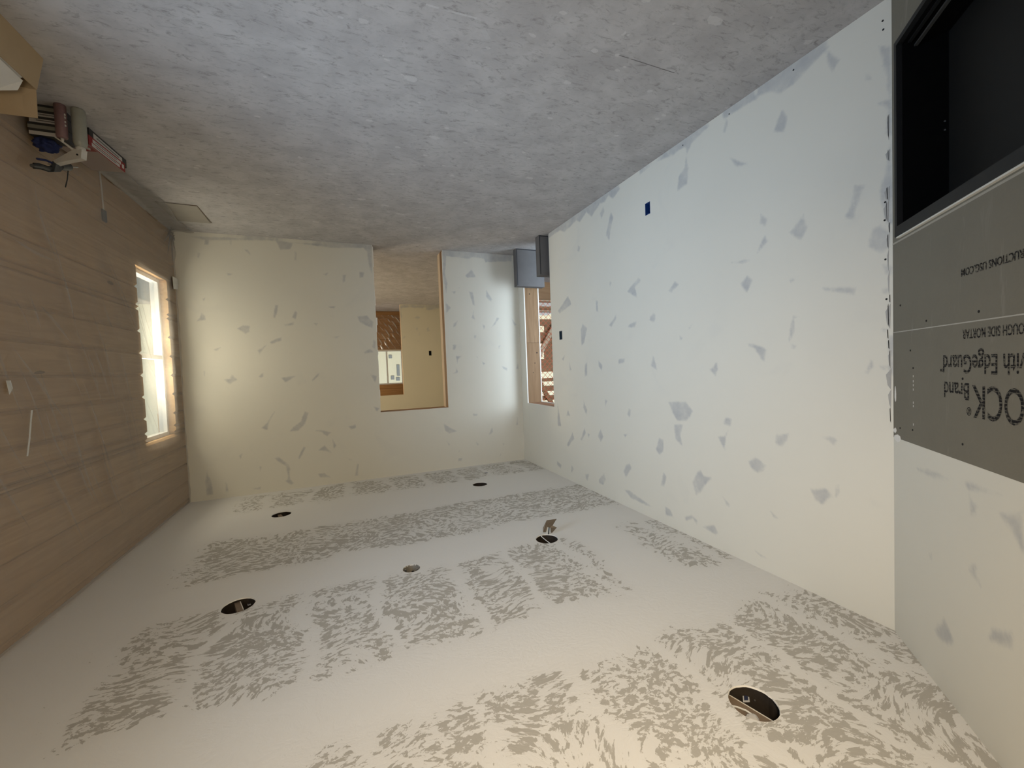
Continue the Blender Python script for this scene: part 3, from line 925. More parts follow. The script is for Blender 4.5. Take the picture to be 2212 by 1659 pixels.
def window(name, y0, y1, z0, z1, label, rail=True):
    w = empty(name, (W+0.07, (y0+y1)/2, z0)); tag(w, label, 'window', kind='structure')
    x0, x1 = W+0.060, W+0.125
    f = 0.035
    mb = MB(); mb.box(x0, x1, y0, y1, z0, z0+f).box(x0, x1, y0, y1, z1-f, z1).box(x0, x1, y0, y0+f, z0+f, z1-f).box(x0, x1, y1-f, y1, z0+f, z1-f)
    child(mb.build('window_frame', M_VINYL), w)
    zm = (z0+z1)/2 if rail else None
    if rail: child(MB().box(x0+0.005, x1, y0+f, y1-f, zm-0.02, zm+0.02).build('meeting_rail', M_VINYL), w)
    spans = [(z0+f, zm-0.02), (zm+0.02, z1-f)] if rail else [(z0+f, z1-f)]
    for a, c in spans: child(MB().box(x0+0.03, x0+0.034, y0+f, y1-f, a, c).build('pane', M_GLASS), w)
    mb = MB(); mb.box(W+0.02, x0, y0-0.001, y0+0.007, z0, z1)
    child(mb.build('foam_seal', M_VINYLY), w)
    return w
window('window_1', *WIN1, 'bright double-hung window glowing behind the plastic sheet on the log wall')
window('window_2', *WIN3, 'window in the log wall beside the camera', rail=False)
window('window_3', *WIN4, 'window in the log wall of the hall', rail=False)

# ---- the hall beyond: drywall partition with its own opening, log end wall with a window
PY = 4.353
part_us = rngv(0.0-0.2, W, 0.05); part_vs = rngv(0.0, H, 0.05)
wall_partition = wall_grid('wall_partition', part_us, part_vs, [(1.052, 1.95, -1, 2.058), (0.385, 0.445, 1.07, 1.18)],
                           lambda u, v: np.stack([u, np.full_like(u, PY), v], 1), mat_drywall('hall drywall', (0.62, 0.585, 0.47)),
                           '\n'.join(STAINS['B'].split('\n')[10:60]))
tag(wall_partition, 'drywall partition across the hall seen through the doorway', 'wall', kind='structure')
mb = MB().box(1.040, 1.052, PY+0.001, PY+0.12, 0, 2.058).box(1.040, 1.96, PY+0.001, PY+0.12, 2.058, 2.075).box(1.95, 1.962, PY+0.001, PY+0.12, 0, 2.058)
mb.build('opening_liner', M_STUDZP, wall_partition)
sheet('wall_hall_left', -0.232, -0.221, 1.5, 5.6, 0, H, M_WALL, 'drywall side wall of the hall')
wall_hall_end = empty('wall_hall_end', (1.3, 5.47, 0)); tag(wall_hall_end, 'end wall of pine planks with a bright window beyond the hall', 'wall', kind='structure')
W2 = (0.905, 1.75, 0.975, 1.835)
hrow = 0.176
mesh_x = {}
def put_plank_x(x0, x1, z0, z1):
    key = (round(x1-x0, 3), round(z1-z0, 3))
    if key not in mesh_x:
        L, h = key; bev = 0.008; t = 0.12
        sec = [(0.0, bev), (0.0, h-bev), (bev, h-0.0006), (t, h-0.0006), (t, 0.0006), (bev, 0.0006)]
        n = len(sec); V = [(0, y, z) for y, z in sec] + [(L, y, z) for y, z in sec]
        F = [[k, k+n, (k+1) % n + n, (k+1) % n] for k in range(n)] + [list(range(n)), list(range(n, 2*n))[::-1]]
        me = bpy.data.meshes.new('plank'); me.from_pydata(V, [], F); me.materials.append(M_LOGX); mesh_x[key] = me
    o = link('plank', mesh_x[key]); o.location = (x0, 5.47+rr.uniform(-0.002, 0.003), z0); child(o, wall_hall_end)
r = 0
while r*hrow < H:
    z0, z1 = r*hrow, min(H, (r+1)*hrow); r += 1
    zs = sorted({z0, z1} | {z for z in W2[2:] if z0+0.002 < z < z1-0.002})
    for a, c in zip(zs, zs[1:]):
        if W2[2] < (a+c)/2 < W2[3]: put_plank_x(-0.22, W2[0], a, c); put_plank_x(W2[1], W, a, c)
        else: put_plank_x(-0.22, W, a, c)
w = empty('window_4', (1.3, 5.54, W2[2])); tag(w, 'small bright sliding window at the end of the hall', 'window', kind='structure')
mb = MB(); f = 0.03; y0, y1 = 5.515, 5.575
mb.box(W2[0], W2[1], y0, y1, W2[2], W2[2]+f).box(W2[0], W2[1], y0, y1, W2[3]-f, W2[3]).box(W2[0], W2[0]+f, y0, y1, W2[2]+f, W2[3]-f).box(W2[1]-f, W2[1], y0, y1, W2[2]+f, W2[3]-f)
child(mb.build('window_frame', M_VINYL), w)
child(MB().box(1.268, 1.305, y0, y1, W2[2]+f, W2[3]-f).build('meeting_stile', M_VINYL), w)
child(MB().box(W2[0]+f, 1.268, y0+0.03, y0+0.034, W2[2]+f, W2[3]-f).build('pane', M_GLASS), w)
child(MB().box(1.305, W2[1]-f, y0+0.03, y0+0.034, W2[2]+f, W2[3]-f).build('pane', M_GLASS), w)
child(MB().box(W2[0]-0.02, W2[1]+0.02, 5.455, y0, W2[2]-0.02, W2[2]).build('window_sill', M_STUDZP), w)

# ---- annex behind the side doorway: open slat wall with a diagonal brace
AY = 1.50
wall_annex_end = empty('wall_annex_end', (-1.2, AY, 0)); tag(wall_annex_end, 'open slatted wall of the annex seen through the side doorway', 'wall', kind='structure')
for z0, z1, dd in ((0.0, 0.37, 0.0), (0.44, 0.545, 0.03), (0.68, 0.795, 0.0), (0.915, 1.12, 0.02), (1.41, 1.645, 0.0), (1.765, 1.825, 0.02), (1.905, 2.005, 0.0), (2.085, 2.17, 0.0), (2.245, 2.60, 0.0), (2.62, 2.85, 0.0)):
    child(MB().box(-3.2, -0.223, AY+dd, AY+dd+0.045, z0, z1).build('slat', M_STUDX), wall_annex_end)
for z0, z1 in ((0.36, 0.39), (0.545, 0.575)):
    child(MB().box(-3.2, -0.223, AY-0.07, AY+0.04, z0-0.02, z0).build('ledge', M_STUDZP), wall_annex_end)
# boards that close the tall gap except for the bright triangle
child(MB().plate([(-0.223, AY+0.05, 1.12), (-0.223, AY+0.05, 1.41), (-1.015, AY+0.05, 1.41), (-1.015, AY+0.05, 1.12)], 0.02).build('slat', M_STUDX), wall_annex_end)
child(MB().plate([(-1.155, AY+0.05, 1.12), (-1.155, AY+0.05, 1.41), (-3.2, AY+0.05, 1.41), (-3.2, AY+0.05, 1.12)], 0.02).build('slat', M_STUDX), wall_annex_end)
for x0, x1 in ((-1.00, -0.223), (-3.2, -1.165)):
    child(MB().box(x0, x1, AY+0.02, AY+0.05, 0.795, 0.915).build('slat', M_STUDX), wall_annex_end)
def beam(p0, p1, w, t):
    p0, p1 = Vector(p0), Vector(p1); d = (p1-p0).normalized(); n = Vector((0, 1, 0)).cross(d).normalized()*w/2
    return MB().plate([p0-n, p1-n, p1+n, p0+n], t)
child(beam((-0.93, AY-0.06, 1.42), (-1.50, AY-0.06, 0.50), 0.085, 0.04).build('brace', M_STUDZP), wall_annex_end)
child(beam((-1.33, AY-0.05, 2.45), (-0.93, AY-0.05, 1.75), 0.075, 0.04).build('brace', M_STUDX), wall_annex_end)
mb = MB().box(-3.3, -3.0, -4.52, -4.40, 0, H).box(-1.1, -0.21, -4.52, -4.40, 0, H).box(-3.0, -1.1, -4.52, -4.40, 0, 0.6).box(-3.0, -1.1, -4.52, -4.40, 2.2, H)
tag(mb.build('wall_annex_near', M_WALL), 'near wall of the annex with a window opening', 'wall', kind='structure')
sheet('wall_annex_left', -3.32, -3.2, -4.40, 1.6, 0, H, M_WALL, 'outer wall of the annex')
sheet('ceiling_annex', -3.35, -0.3, -4.52, 1.6, H, H+0.05, M_ATTIC, 'board ceiling of the annex')
# orange safety net hung in front of the slats
mb = MB(); rr2 = random.Random(4)
pitch = 0.070
def strand(a, bb):
    pts = []
    for k in range(9):
        t_ = k/8; p = Vector(a).lerp(Vector(bb), t_)
        p.y += 0.012*math.sin(p.x*17+p.z*9) + rr2.uniform(-0.002, 0.002)
        pts.append(p)
    mb.tube(pts, 0.0034, n=4)
x0, x1, z0, z1 = -2.0, -0.30, 0.36, 2.55
k = -int((z1-z0)/pitch)
s = x0-(z1-z0)
while s < x1:
    for sg in (1, -1):
        a0 = max(s, x0); b0 = min(s+(z1-z0), x1)
        if b0-a0 > 0.02:
            za, zb = z0+(a0-s), z0+(b0-s)
            if sg < 0: za, zb = z1-(a0-s), z1-(b0-s)
            strand((a0, AY-0.13, za), (b0, AY-0.13, zb))
    s += pitch*1.414
net = mb.build('safety_net', M_NET)
tag(net, 'orange mesh safety net hanging across the slatted annex wall', 'net')

# ---- the house outside the end window
house = empty('neighbouring_house', (0.7, 9.0, -0.6)); tag(house, 'pale yellow house seen outside the small end window', 'house')
child(MB().box(-6, 8, 9.0, 12, -0.6, 4.2).build('siding', M_HOUSE), house)
for x0, x1, z0, z1 in ((0.79, 0.89, 0.943, 1.054), (0.56, 0.65, 1.275, 1.654), (0.75, 0.85, 1.64, 1.77), (0.57, 0.685, 1.695, 1.81)):
    fr = child(MB().box(x0, x1, 8.985, 9.0, z0, z1).build('window', M_HGLASS), house)

# ================================================================ THINGS
# ---- clear plastic sheeting stapled over the log wall, turned out onto the floor
CREASES = [(-2.158,0.435,-2.005,0.824),(-2.005,0.824,-1.88,1.187),(-1.88,1.187,-1.617,1.719),(-2.093,0.565,-1.849,1.259),(-1.555,0.53,-0.902,1.362),(-0.902,1.362,-0.265,2.014),
 (-2.401,1.096,-2.284,1.286),(-2.428,1.35,-2.03,1.785),(-1.994,1.331,-1.855,1.638),(-1.793,1.318,-1.656,1.648),(-1.571,1.193,-1.418,1.806),(-1.345,1.289,-1.15,1.847),
 (-2.189,1.112,-1.934,1.303),(-1.464,0.586,-0.925,1.279),(-2.252,1.402,-2.037,1.987),(-2.409,1.409,-2.207,1.956),(-2.368,0.796,-2.023,0.829),(-2.26,1.07,-2.189,1.256),
 (-1.85,1.50,-1.55,2.30),(-1.45,1.45,-1.15,2.35),(-2.30,1.90,-1.95,2.55),(-1.05,1.60,-0.60,2.30),(-2.9,0.6,-2.5,1.5),(-2.8,1.5,-2.4,2.3)]
rc = random.Random(17)
for _ in range(26):
    y_, z_ = rc.uniform(-2.7, -0.9), rc.uniform(0.4, 2.0)
    L_ = rc.uniform(0.35, 0.9); a_ = rc.uniform(0.30, 0.52)
    CREASES.append((y_, z_, y_+L_*math.sin(a_), z_+L_*math.cos(a_)))
def sheeting(y0, y1, z1, lip):
    ys = np.arange(y0, y1+1e-6, 0.014)
    ts = np.concatenate([np.arange(z1, 0.03, -0.016), np.linspace(0.03, -lip, 16)])   # height, then run-out over the floor
    Y, T = np.meshgrid(ys, ts, indexing='ij')
    Z = np.where(T > 0.03, T, 0.006 + 0.024*np.clip(T/0.03, 0, 1)**2)
    fl = np.clip(0.03-T, 0, None)
    amp = np.zeros_like(Y)
    cre = np.zeros_like(Y)
    for k, (a0, b0, a1, b1) in enumerate(CREASES):
        L2 = (a1-a0)**2+(b1-b0)**2
        t = np.clip(((Y-a0)*(a1-a0)+(Z-b0)*(b1-b0))/L2, 0, 1)
        d = np.hypot(Y-a0-t*(a1-a0), Z-b0-t*(b1-b0))
        w = 0.010+0.006*(k % 3)
        fade = np.sin(np.clip(t*1.0+0.08, 0, 1)*math.pi)**0.6
        amp += 0.004*fade*np.exp(-(d/w)**2)
        cre = np.maximum(cre, (0.022+0.010*(k % 2))*fade*np.exp(-(d/(w*1.6))**2))
    # broad slack, level pull lines, and gathers in the far bottom corner
    amp += 0.003*(np.sin(Y*5.3+Z*2.1)+np.sin(Y*3.1-Z*4.7+1.0)) + 0.002*np.sin(Z*33+np.sin(Y*5)*2)
    g = np.exp(-(((Y+0.16)/0.25)**2+((Z-0.10)/0.30)**2))
    ang = np.arctan2(Z-0.02, Y+0.08)
    amp += 0.020*g*np.sin(ang*16); cre = np.maximum(cre, 0.030*g*np.clip(np.sin(ang*16), 0, 1))
    X = W - 0.016 - np.clip(amp, -0.006, 0.05)
    Z = Z + np.where(T <= 0.03, 0.004*(1+np.sin(Y*31+T*40))*np.clip(fl/0.05, 0, 1) + 0.006*(1+np.sin(Y*9.0)), 0)
    X = X - fl*(1.0+0.12*np.sin(Y*6.0))*np.clip((Y+1.56)/0.12, 0.03, 1)
    cre = np.maximum(cre, np.where(T <= 0.02, 0.034, 0))
    P = np.stack([X.ravel(), Y.ravel(), Z.ravel()], 1)
    nu, nv = Y.shape
    i, j = np.meshgrid(np.arange(nu-1), np.arange(nv-1), indexing='ij'); i = i.ravel(); j = j.ravel()
    F = np.stack([i*nv+j, i*nv+j+1, (i+1)*nv+j+1, (i+1)*nv+j], 1)
    n0 = len(P)
    P = np.concatenate([P, P + np.array([-0.0015, 0, 0.0015])]); F = np.concatenate([F, F[:, ::-1] + n0])   # both faces of the film
    me = bpy.data.meshes.new('plastic_sheet'); me.from_pydata(P.tolist(), [], F.tolist())
    at = me.attributes.new('crease', 'FLOAT', 'POINT'); at.data.foreach_set('value', np.concatenate([cre.ravel()]*2).astype(np.float32))
    for p in me.polygons: p.use_smooth = True
    return me
sheet_o = link('plastic_sheet', sheeting(-3.22, -0.004, H-0.012, 0.145), M_POLY)
tag(sheet_o, 'wrinkled clear plastic sheeting covering the log wall', 'plastic sheet')
# pinched folds: narrow doubled strips of film along the pull lines
rc = random.Random(23)
for k, (a0, b0, a1, b1) in enumerate(CREASES[:40]):
    L = math.hypot(a1-a0, b1-b0); ny, nz = -(b1-b0)/L, (a1-a0)/L
    w = rc.uniform(0.006, 0.013); n = 9
    V, F = [], []
    bend = rc.uniform(-0.03, 0.03)
    for i in range(n):
        t = i/(n-1); ww = w*math.sin(math.pi*min(1, max(0.02, t)))**0.7 + 0.0008
        cy = a0+(a1-a0)*t + ny*bend*math.sin(math.pi*t); cz = b0+(b1-b0)*t + nz*bend*math.sin(math.pi*t)
        for sg in (-1, 1): V.append((W-0.037-0.003*(sg > 0), cy+ny*ww*sg, cz+nz*ww*sg))
    for i in range(n-1): F.append((2*i, 2*i+1, 2*i+3, 2*i+2))
    me = bpy.data.meshes.new('fold'); me.from_pydata(V, [], F)
    link('fold', me, M_POLY, sheet_o)
# the same film low on the end wall beyond the hall, pulled into shiny diagonal folds
def end_film():
    xs = np.arange(0.80, 2.0, 0.012); zs = np.arange(0.10, 0.955, 0.012)
    X, Z = np.meshgrid(xs, zs, indexing='ij')
    d = X*0.80 + Z*0.60; e = X*0.60 - Z*0.80
    A = 0.012*np.sin(d*46 + 2.2*np.sin(e*5) + 1.3*np.sin(e*11+d*3))*(0.55+0.45*np.sin(e*9+d*4)) + 0.006*np.sin(d*95+e*7)
    Y = 5.445 - 0.012 - A
    nu, nv = X.shape
    i, j = np.meshgrid(np.arange(nu-1), np.arange(nv-1), indexing='ij'); i = i.ravel(); j = j.ravel()
    F = np.stack([i*nv+j, (i+1)*nv+j, (i+1)*nv+j+1, i*nv+j+1], 1)
    me = bpy.data.meshes.new('plastic_sheet'); me.from_pydata(np.stack([X.ravel(), Y.ravel(), Z.ravel()], 1).tolist(), [], F.tolist())
    at = me.attributes.new('crease', 'FLOAT', 'POINT'); at.data.foreach_set('value', (0.55*np.clip(A/0.010-0.35, 0, 1)).ravel().astype(np.float32))  # milky ridge tops painted in place of glossy highlights
    for p in me.polygons: p.use_smooth = True
    return me
ef = link('plastic_sheet', end_film(), M_POLY2); tag(ef, 'shiny wrinkled clear plastic below the small end window', 'plastic sheet')
# strips of tape that hold it
for (y0, z0, y1, z1, w, lab) in ((-0.150, 0.500, -0.004, 0.520, 0.0, None),):
    mb = MB(); mb.plate([(W-0.030, -0.150, 0.505), (W-0.033, -0.150, 0.632), (W-0.030, -0.012, 0.612), (W-0.028, -0.006, 0.500)], 0.002)
    mb.plate([(W-0.034, -0.152, 0.565), (W-0.036, -0.152, 0.572), (W-0.034, -0.010, 0.558), (W-0.034, -0.010, 0.553)], 0.002)
    tp = mb.build('tape_patch', M_TAPE); tag(tp, 'white tape patch on the plastic in the far right corner', 'tape')
mb = MB()
pts = [(W-0.034, -2.312, 1.690), (W-0.034, -2.330, 1.76), (W-0.034, -2.345, 1.83), (W-0.034, -2.372, 1.925)]
for a, c in zip(pts, pts[1:]):
    mb.plate([a, c, (c[0], c[1]+0.010, c[2]), (a[0], a[1]+0.012, a[2])], 0.0015)
tag(mb.build('tape_strip', M_TAPE), 'narrow torn strip of tape on the plastic sheet', 'tape')
mb = MB(); mb.plate([(W-0.034, -2.47, 1.53), (W-0.034, -2.455, 1.60), (W-0.034, -2.43, 1.57), (W-0.034, -2.44, 1.53)], 0.0015)
tag(mb.build('tape_scrap', M_TAPE), 'small white scrap of tape on the plastic sheet near the left picture edge', 'tape')
# outlet box and cable on the logs, behind the film
ob = empty('outlet_box', (W-0.004, -1.345, 0.30)); tag(ob, 'dim grey outlet box with cable behind the plastic sheet', 'outlet box')
child(MB().box(W-0.012, W-0.0025, -1.372, -1.318, 0.288, 0.372).build('box_body', M_GREYBOX, bevel=0.002), ob)
child(MB().tube([(W-0.008, -1.366, 0.02), (W-0.009, -1.360, 0.12), (W-0.009, -1.352, 0.29)], 0.005, n=6).build('cable', M_WIRE), ob)

# ---- thin panel let into the floor in the far right corner
pn = MB().plate([(3.455, -0.345, 0.004), (3.446, -0.794, 0.004), (3.74, -0.812, 0.004), (3.74, -0.345, 0.004)][::-1], 0.004).build('floor_panel', M_DUSTSHEET)
tag(pn, 'thin square panel lying on the floor beside the plastic sheet', 'panel')
mb = MB().box(3.444, 3.4475, -0.796, -0.345, 0.0, 0.0046).box(3.444, 3.74, -0.798, -0.7935, 0.0, 0.0046)
child(mb.build('dark_edge', M_STRAP), pn)

# ---- recessed light cut-outs: can, joist or strap, sticker, cables
def can_light(k, label, strap=None, sticker=None, extras=None, edge=False):
    cx, cy, r = CANS[k]
    t = empty('recessed_light', (cx, cy, H)); tag(t, label, 'ceiling light', 'round recessed light cut-outs in the ceiling')
    ring = RINGS[k]
    mb = MB()
    z0, z1 = H+0.0062, H+0.15
    n = len(ring)
    a = [mb.bm.verts.new((cx+(x-cx)*1.02, cy+(y-cy)*1.02, z0)) for x, y in ring]
    c = [mb.bm.verts.new((cx+(x-cx)*1.25, cy+(y-cy)*1.25, z0)) for x, y in ring]
    d = [mb.bm.verts.new((cx+(x-cx)*1.25, cy+(y-cy)*1.25, z1)) for x, y in ring]
    for i in range(n):
        j = (i+1) % n
        mb.bm.faces.new([a[i], a[j], c[j], c[i]]); mb.bm.faces.new([c[i], c[j], d[j], d[i]])
    mb.bm.faces.new(d)
    child(mb.build('can_housing', M_CAN), t)
    mb = MB()
    a = [mb.bm.verts.new((cx+(x-cx)*1.000, cy+(y-cy)*1.000, H-0.0008)) for x, y in ring]
    c = [mb.bm.verts.new((cx+(x-cx)*1.018, cy+(y-cy)*1.018, H-0.0008)) for x, y in ring]
    d = [mb.bm.verts.new((cx+(x-cx)*0.985, cy+(y-cy)*0.985, H+0.0055)) for x, y in ring]
    for i in range(n):
        j = (i+1) % n
        mb.bm.faces.new([a[i], a[j], c[j], c[i]]); mb.bm.faces.new([d[i], d[j], a[j], a[i]])
    child(mb.build('cut_rim', M_GYPEDGE), t)
    if strap:
        P, z0 = strap
        mb = MB(); mb.plate([(x, y, H+z0) for x, y in P][::-1], -0.03); child(mb.build('joist', M_STRAP), t)
        (xa, ya), (xb, yb) = P[0], P[-1]
        dx, dy = P[1][0]-xa, P[1][1]-ya; L = math.hypot(dx, dy); dx, dy = dx/L*0.004, dy/L*0.004
        mb = MB(); mb.plate([(xa-dx, ya-dy, H+z0-0.001), (xa, ya, H+z0-0.001), (xb, yb, H+z0-0.001), (xb-dx, yb-dy, H+z0-0.001)], 0.003)
        if edge: child(mb.build('joist_edge', M_TRIM), t)
    if sticker:
        P, z0 = sticker
        st_ = child(MB().plate([(x, y, H+z0) for x, y in P], 0.001).build('sticker', M_PAPER), t)
        cx_ = sum(x for x, y in P)/4; cy_ = sum(y for x, y in P)/4
        MB().plate([(cx_+(x-cx_)*0.62, cy_+(y-cy_)*0.62, H+z0-0.0015) for x, y in P], 0.001).build('sticker_print', M_NAVY, st_)
    if extras: extras(t, cx, cy)
    return t
def rivets(t, pts):
    for x, y, z in pts: child(MB().lathe([(0.004, 0), (0.004, 0.003)], c=(x, y, H+z), n=8, closed=True).build('rivet', M_CHROME), t)
def near_extras(t, cx, cy):
    child(MB().tube([(1.012, -4.180, H+0.030), (0.996, -4.205, H+0.022), (0.982, -4.232, H+0.020), (0.972, -4.262, H+0.024)], 0.0032, n=6).build('cable', M_WIRE), t)
    mb = MB()
    bmesh.ops.create_icosphere(mb.bm, subdivisions=2, radius=0.024)
    for v in mb.bm.verts:
        v.co = Vector((v.co.x*1.0, v.co.y*0.8, v.co.z*0.45))*(1+0.35*mnoise.noise(v.co*40)) + Vector((0.985, -4.262, H+0.026))
    child(mb.build('insulation_tuft', M_LABEL), t)
    rivets(t, ((0.846, -4.166, 0.06), (0.868, -4.179, 0.06)))
def side_extras(t, cx, cy):
    rivets(t, ((3.004, -2.462, 0.05), (2.997, -2.492, 0.05)))
def hanging_extras(t, cx, cy):
    child(MB().tube([(cx+0.010, cy-0.085, H+0.004), (cx+0.020, cy-0.03, H-0.002), (cx+0.022, cy+0.03, H-0.004), (cx+0.022, cy+0.075, H-0.010)], 0.0028, n=6).build('cable', M_WIRE), t)
can_light(0, 'largest round light cut-out near the chimney wall, with a joist and white cable inside', strap=([(0.962, -4.142), (1.030, -4.160), (1.030, -4.310), (0.918, -4.312)], 0.036), sticker=([(0.886, -4.140), (0.863, -4.150), (0.894, -4.178), (0.918, -4.168)], 0.06), extras=near_extras, edge=True)
can_light(1, 'round light cut-out near the plastic-covered wall, with tan strap and square sticker', strap=([(2.934, -2.481), (2.960, -2.489), (2.922, -2.604), (2.896, -2.592)], 0.02), sticker=([(2.910, -2.429), (2.890, -2.433), (2.878, -2.488), (2.892, -2.498)], 0.05), extras=side_extras, edge=True)
can_light(2, 'round light cut-out in the far row nearest the plastic-covered wall', strap=([(2.927, -0.836), (2.955, -0.846), (2.929, -0.950), (2.895, -0.943)], 0.02))
can_light(3, 'round light cut-out in the far row nearest the left wall, above the doorway end', strap=([(0.990, -0.830), (1.005, -0.850), (0.930, -0.905), (0.915, -0.880)], 0.03))
can_light(4, 'round light cut-out with a brown metal bracket hanging out of it', extras=hanging_extras)

# ---- bracket and driver dangling below the fifth cut-out
hb = empty('hanging_bracket', (0.955, -2.50, H-0.045)); tag(hb, 'folded brown metal bracket hanging on wires below a ceiling hole', 'bracket')
def bx(x, z, y=-2.50): return (x, y, z)
child(MB().plate([bx(0.846, 2.733, -2.52), bx(0.922, 2.737), bx(0.915, 2.767), bx(0.876, 2.785, -2.505)], 0.0015).build('lower_flange', M_BRACKET), hb)
child(MB().plate([bx(0.922, 2.737), bx(0.955, 2.789), bx(0.961, 2.820, -2.51), bx(0.937, 2.824, -2.51), bx(0.920, 2.790), bx(0.915, 2.767)], 0.0015).build('side_flange', M_BRACKET), hb)
child(MB().plate([bx(0.915, 2.767), bx(0.920, 2.790), bx(0.893, 2.799), bx(0.876, 2.785)], 0.0015).build('front_plate', M_BRACKET), hb)
child(MB().plate([bx(0.876, 2.785), bx(0.893, 2.799), bx(0.890, 2.838), bx(0.880, 2.843), bx(0.844, 2.802, -2.515)], 0.0015).build('side_flange', M_BRACKET), hb)
child(MB().tube([bx(0.914, 2.846, -2.505), bx(0.906, 2.822, -2.498), bx(0.900, 2.795, -2.495)], 0.0045, n=6).build('black_lead', M_BWIRE), hb)
child(MB().tube([bx(0.925, 2.846, -2.505), bx(0.921, 2.820, -2.498), bx(0.917, 2.790, -2.495)], 0.0035, n=6).build('white_lead', M_WIRE), hb)

# ---- round fixture box at the middle of the ceiling
cx, cy, r = ROUND[0]
fb = empty('ceiling_fixture_box', (cx, cy, H)); tag(fb, 'round galvanized fixture box sunk in the middle of the ceiling', 'electrical box')
mb = MB().lathe([(r*1.0, 0.0), (r*1.0, 0.038), (0.0005, 0.038)], c=(cx, cy, H), n=32); child(mb.build('box_shell', M_ZINC, smooth=False), fb)
mb = MB().lathe([(r*0.99, -0.0012), (r*1.07, -0.0012)], c=(cx, cy, H), n=32); child(mb.build('cut_rim', M_GYPEDGE), fb)
for s in (-1, 1):
    child(MB().lathe([(0.006, 0.0), (0.006, 0.030)], c=(cx+s*0.036, cy+s*0.012, H+0.004), n=10, closed=True).build('screw_lug', M_CHROME), fb)
    child(MB().lathe([(0.009, 0.034), (0.009, 0.037)], c=(cx-s*0.012, cy+s*0.030, H), n=12, closed=True).build('knockout', M_DARK), fb)
# small hole near the far left corner
cx, cy, r = TINY[0]
sb = MB().lathe([(r*1.0, 0.006), (r*1.0, 0.05), (0.0005, 0.05)], c=(cx, cy, H), n=24).build('alarm_wire_box', M_CAN)
tag(sb, 'small dark round hole in the ceiling near the far left corner', 'electrical box')

# ---- electrical boxes in the walls
def gang_box(name, y0, y1, z0, z1, m_out, m_in, label):
    t = empty(name, (0, (y0+y1)/2, z0)); tag(t, label, 'electrical box')
    w = 0.0025
    mb = MB().box(-0.06, 0.001, y0, y0+w, z0, z1).box(-0.06, 0.001, y1-w, y1, z0, z1).box(-0.06, 0.001, y0+w, y1-w, z0, z0+w).box(-0.06, 0.001, y0+w, y1-w, z1-w, z1)
    child(mb.build('box_sides', m_out), t)
    child(MB().box(-0.062, -0.058, y0, y1, z0, z1).build('box_back', m_in), t)
    child(MB().tube([(-0.055, (y0+y1)/2, z0+0.02), (-0.03, (y0+y1)/2+0.008, (z0+z1)/2), (-0.05, (y0+y1)/2-0.006, z1-0.02)], 0.004, n=6).build('cable', m_in), t)
    for zz in (z0+0.006, z1-0.006):
        child(MB().box(-0.012, -0.003, (y0+y1)/2-0.006, (y0+y1)/2+0.006, zz-0.004, zz+0.004).build('screw_tab', m_out), t)
    return t
gang_box('outlet_box', -OUTLET[1], -OUTLET[0], OUTLET[2], OUTLET[3], M_BLUEBOX, M_BLUEIN, 'empty blue outlet box set low in the left wall')
gang_box('switch_box', -SWITCH[1], -SWITCH[0], SWITCH[2], SWITCH[3], M_GREYBOX, M_DARK, 'dark empty switch box beside the side doorway')
hs = empty('switch_box', (0.415, PY, 1.07)); tag(hs, 'black empty switch box in the hall partition', 'electrical box')
mb = MB().box(0.385, 0.388, PY-0.001, PY+0.05, 1.07, 1.18).box(0.442, 0.445, PY-0.001, PY+0.05, 1.07, 1.18).box(0.388, 0.442, PY-0.001, PY+0.05, 1.07, 1.073).box(0.388, 0.442, PY-0.001, PY+0.05, 1.177, 1.18)
child(mb.build('box_sides', M_GREYBOX), hs); child(MB().box(0.385, 0.445, PY+0.05, PY+0.053, 1.07, 1.18).build('box_back', M_DARK), hs)

# ---- the fireplace insert in the chimney wall
fp = empty('fireplace_insert', dpt((FS0+FS1)/2, 0.24)); tag(fp, 'black steel fireplace insert set in grey cement board', 'fireplace')
def fpart(name, mat, *boxes, lab=None):
    mb = MB()
    for bx in boxes: dbox(mb, *bx)
    o = child(mb.build(name, mat), fp)
    if lab: o['label'] = lab
    return o
o0, o1, p0, p1 = 0.062, 1.228, 0.246, 1.064
fpart('frame_bar', M_BLACK, (o0, o1, p1-0.042, p1, -0.02, 0.016))
fpart('frame_bar', M_BLACK, (o0, o1, p0, p0+0.020, -0.02, 0.016))
fpart('frame_bar', M_BLACK, (o0, o0+0.020, p0+0.020, p1-0.042, -0.02, 0.016))
fpart('frame_bar', M_BLACK, (o1-0.020, o1, p0+0.020, p1-0.042, -0.02, 0.016))
fpart('edge_strip', M_TRIM, (o0+0.004, o1, p1, p1+0.006, -0.004, 0.012), lab='white strip along the top of the frame')
dp = 0.150
fpart('side_panel', M_SOOT, (FS0+0.004, FS0+0.012, FZ0, FZ1, -dp, -0.004))
fpart('side_panel', M_SOOT, (FS1-0.012, FS1-0.004, FZ0, FZ1, -dp, -0.004))
fpart('top_panel', M_SOOT, (FS0+0.012, FS1-0.012, FZ1-0.010, FZ1, -dp, -0.004))
fpart('bottom_panel', M_SOOT, (FS0+0.012, FS1-0.012, FZ0, FZ0+0.010, -dp, -0.004))
fpart('back_panel', M_FBACK, (FS0+0.004, FS1-0.004, FZ0, FZ1, -dp-0.01, -dp))
fpart('lower_rail', M_GREYSTEEL, (FS0+0.02, FS1-0.02, FZ0+0.030, FZ0+0.038, -0.050, -0.038))
fpart('lower_rail', M_BLACK, (FS0+0.02, FS1-0.02, FZ0+0.012, FZ0+0.018, -0.030, -0.018))
fpart('top_rail', M_BLACK, (FS0+0.012, FS1-0.012, FZ1-0.070, FZ1-0.010, -0.149, -0.120))
for z in (0.62, 0.655): fpart('latch', M_CHROME, (FS0+0.0125, FS0+0.0145, z, z+0.006, -0.140, -0.134))

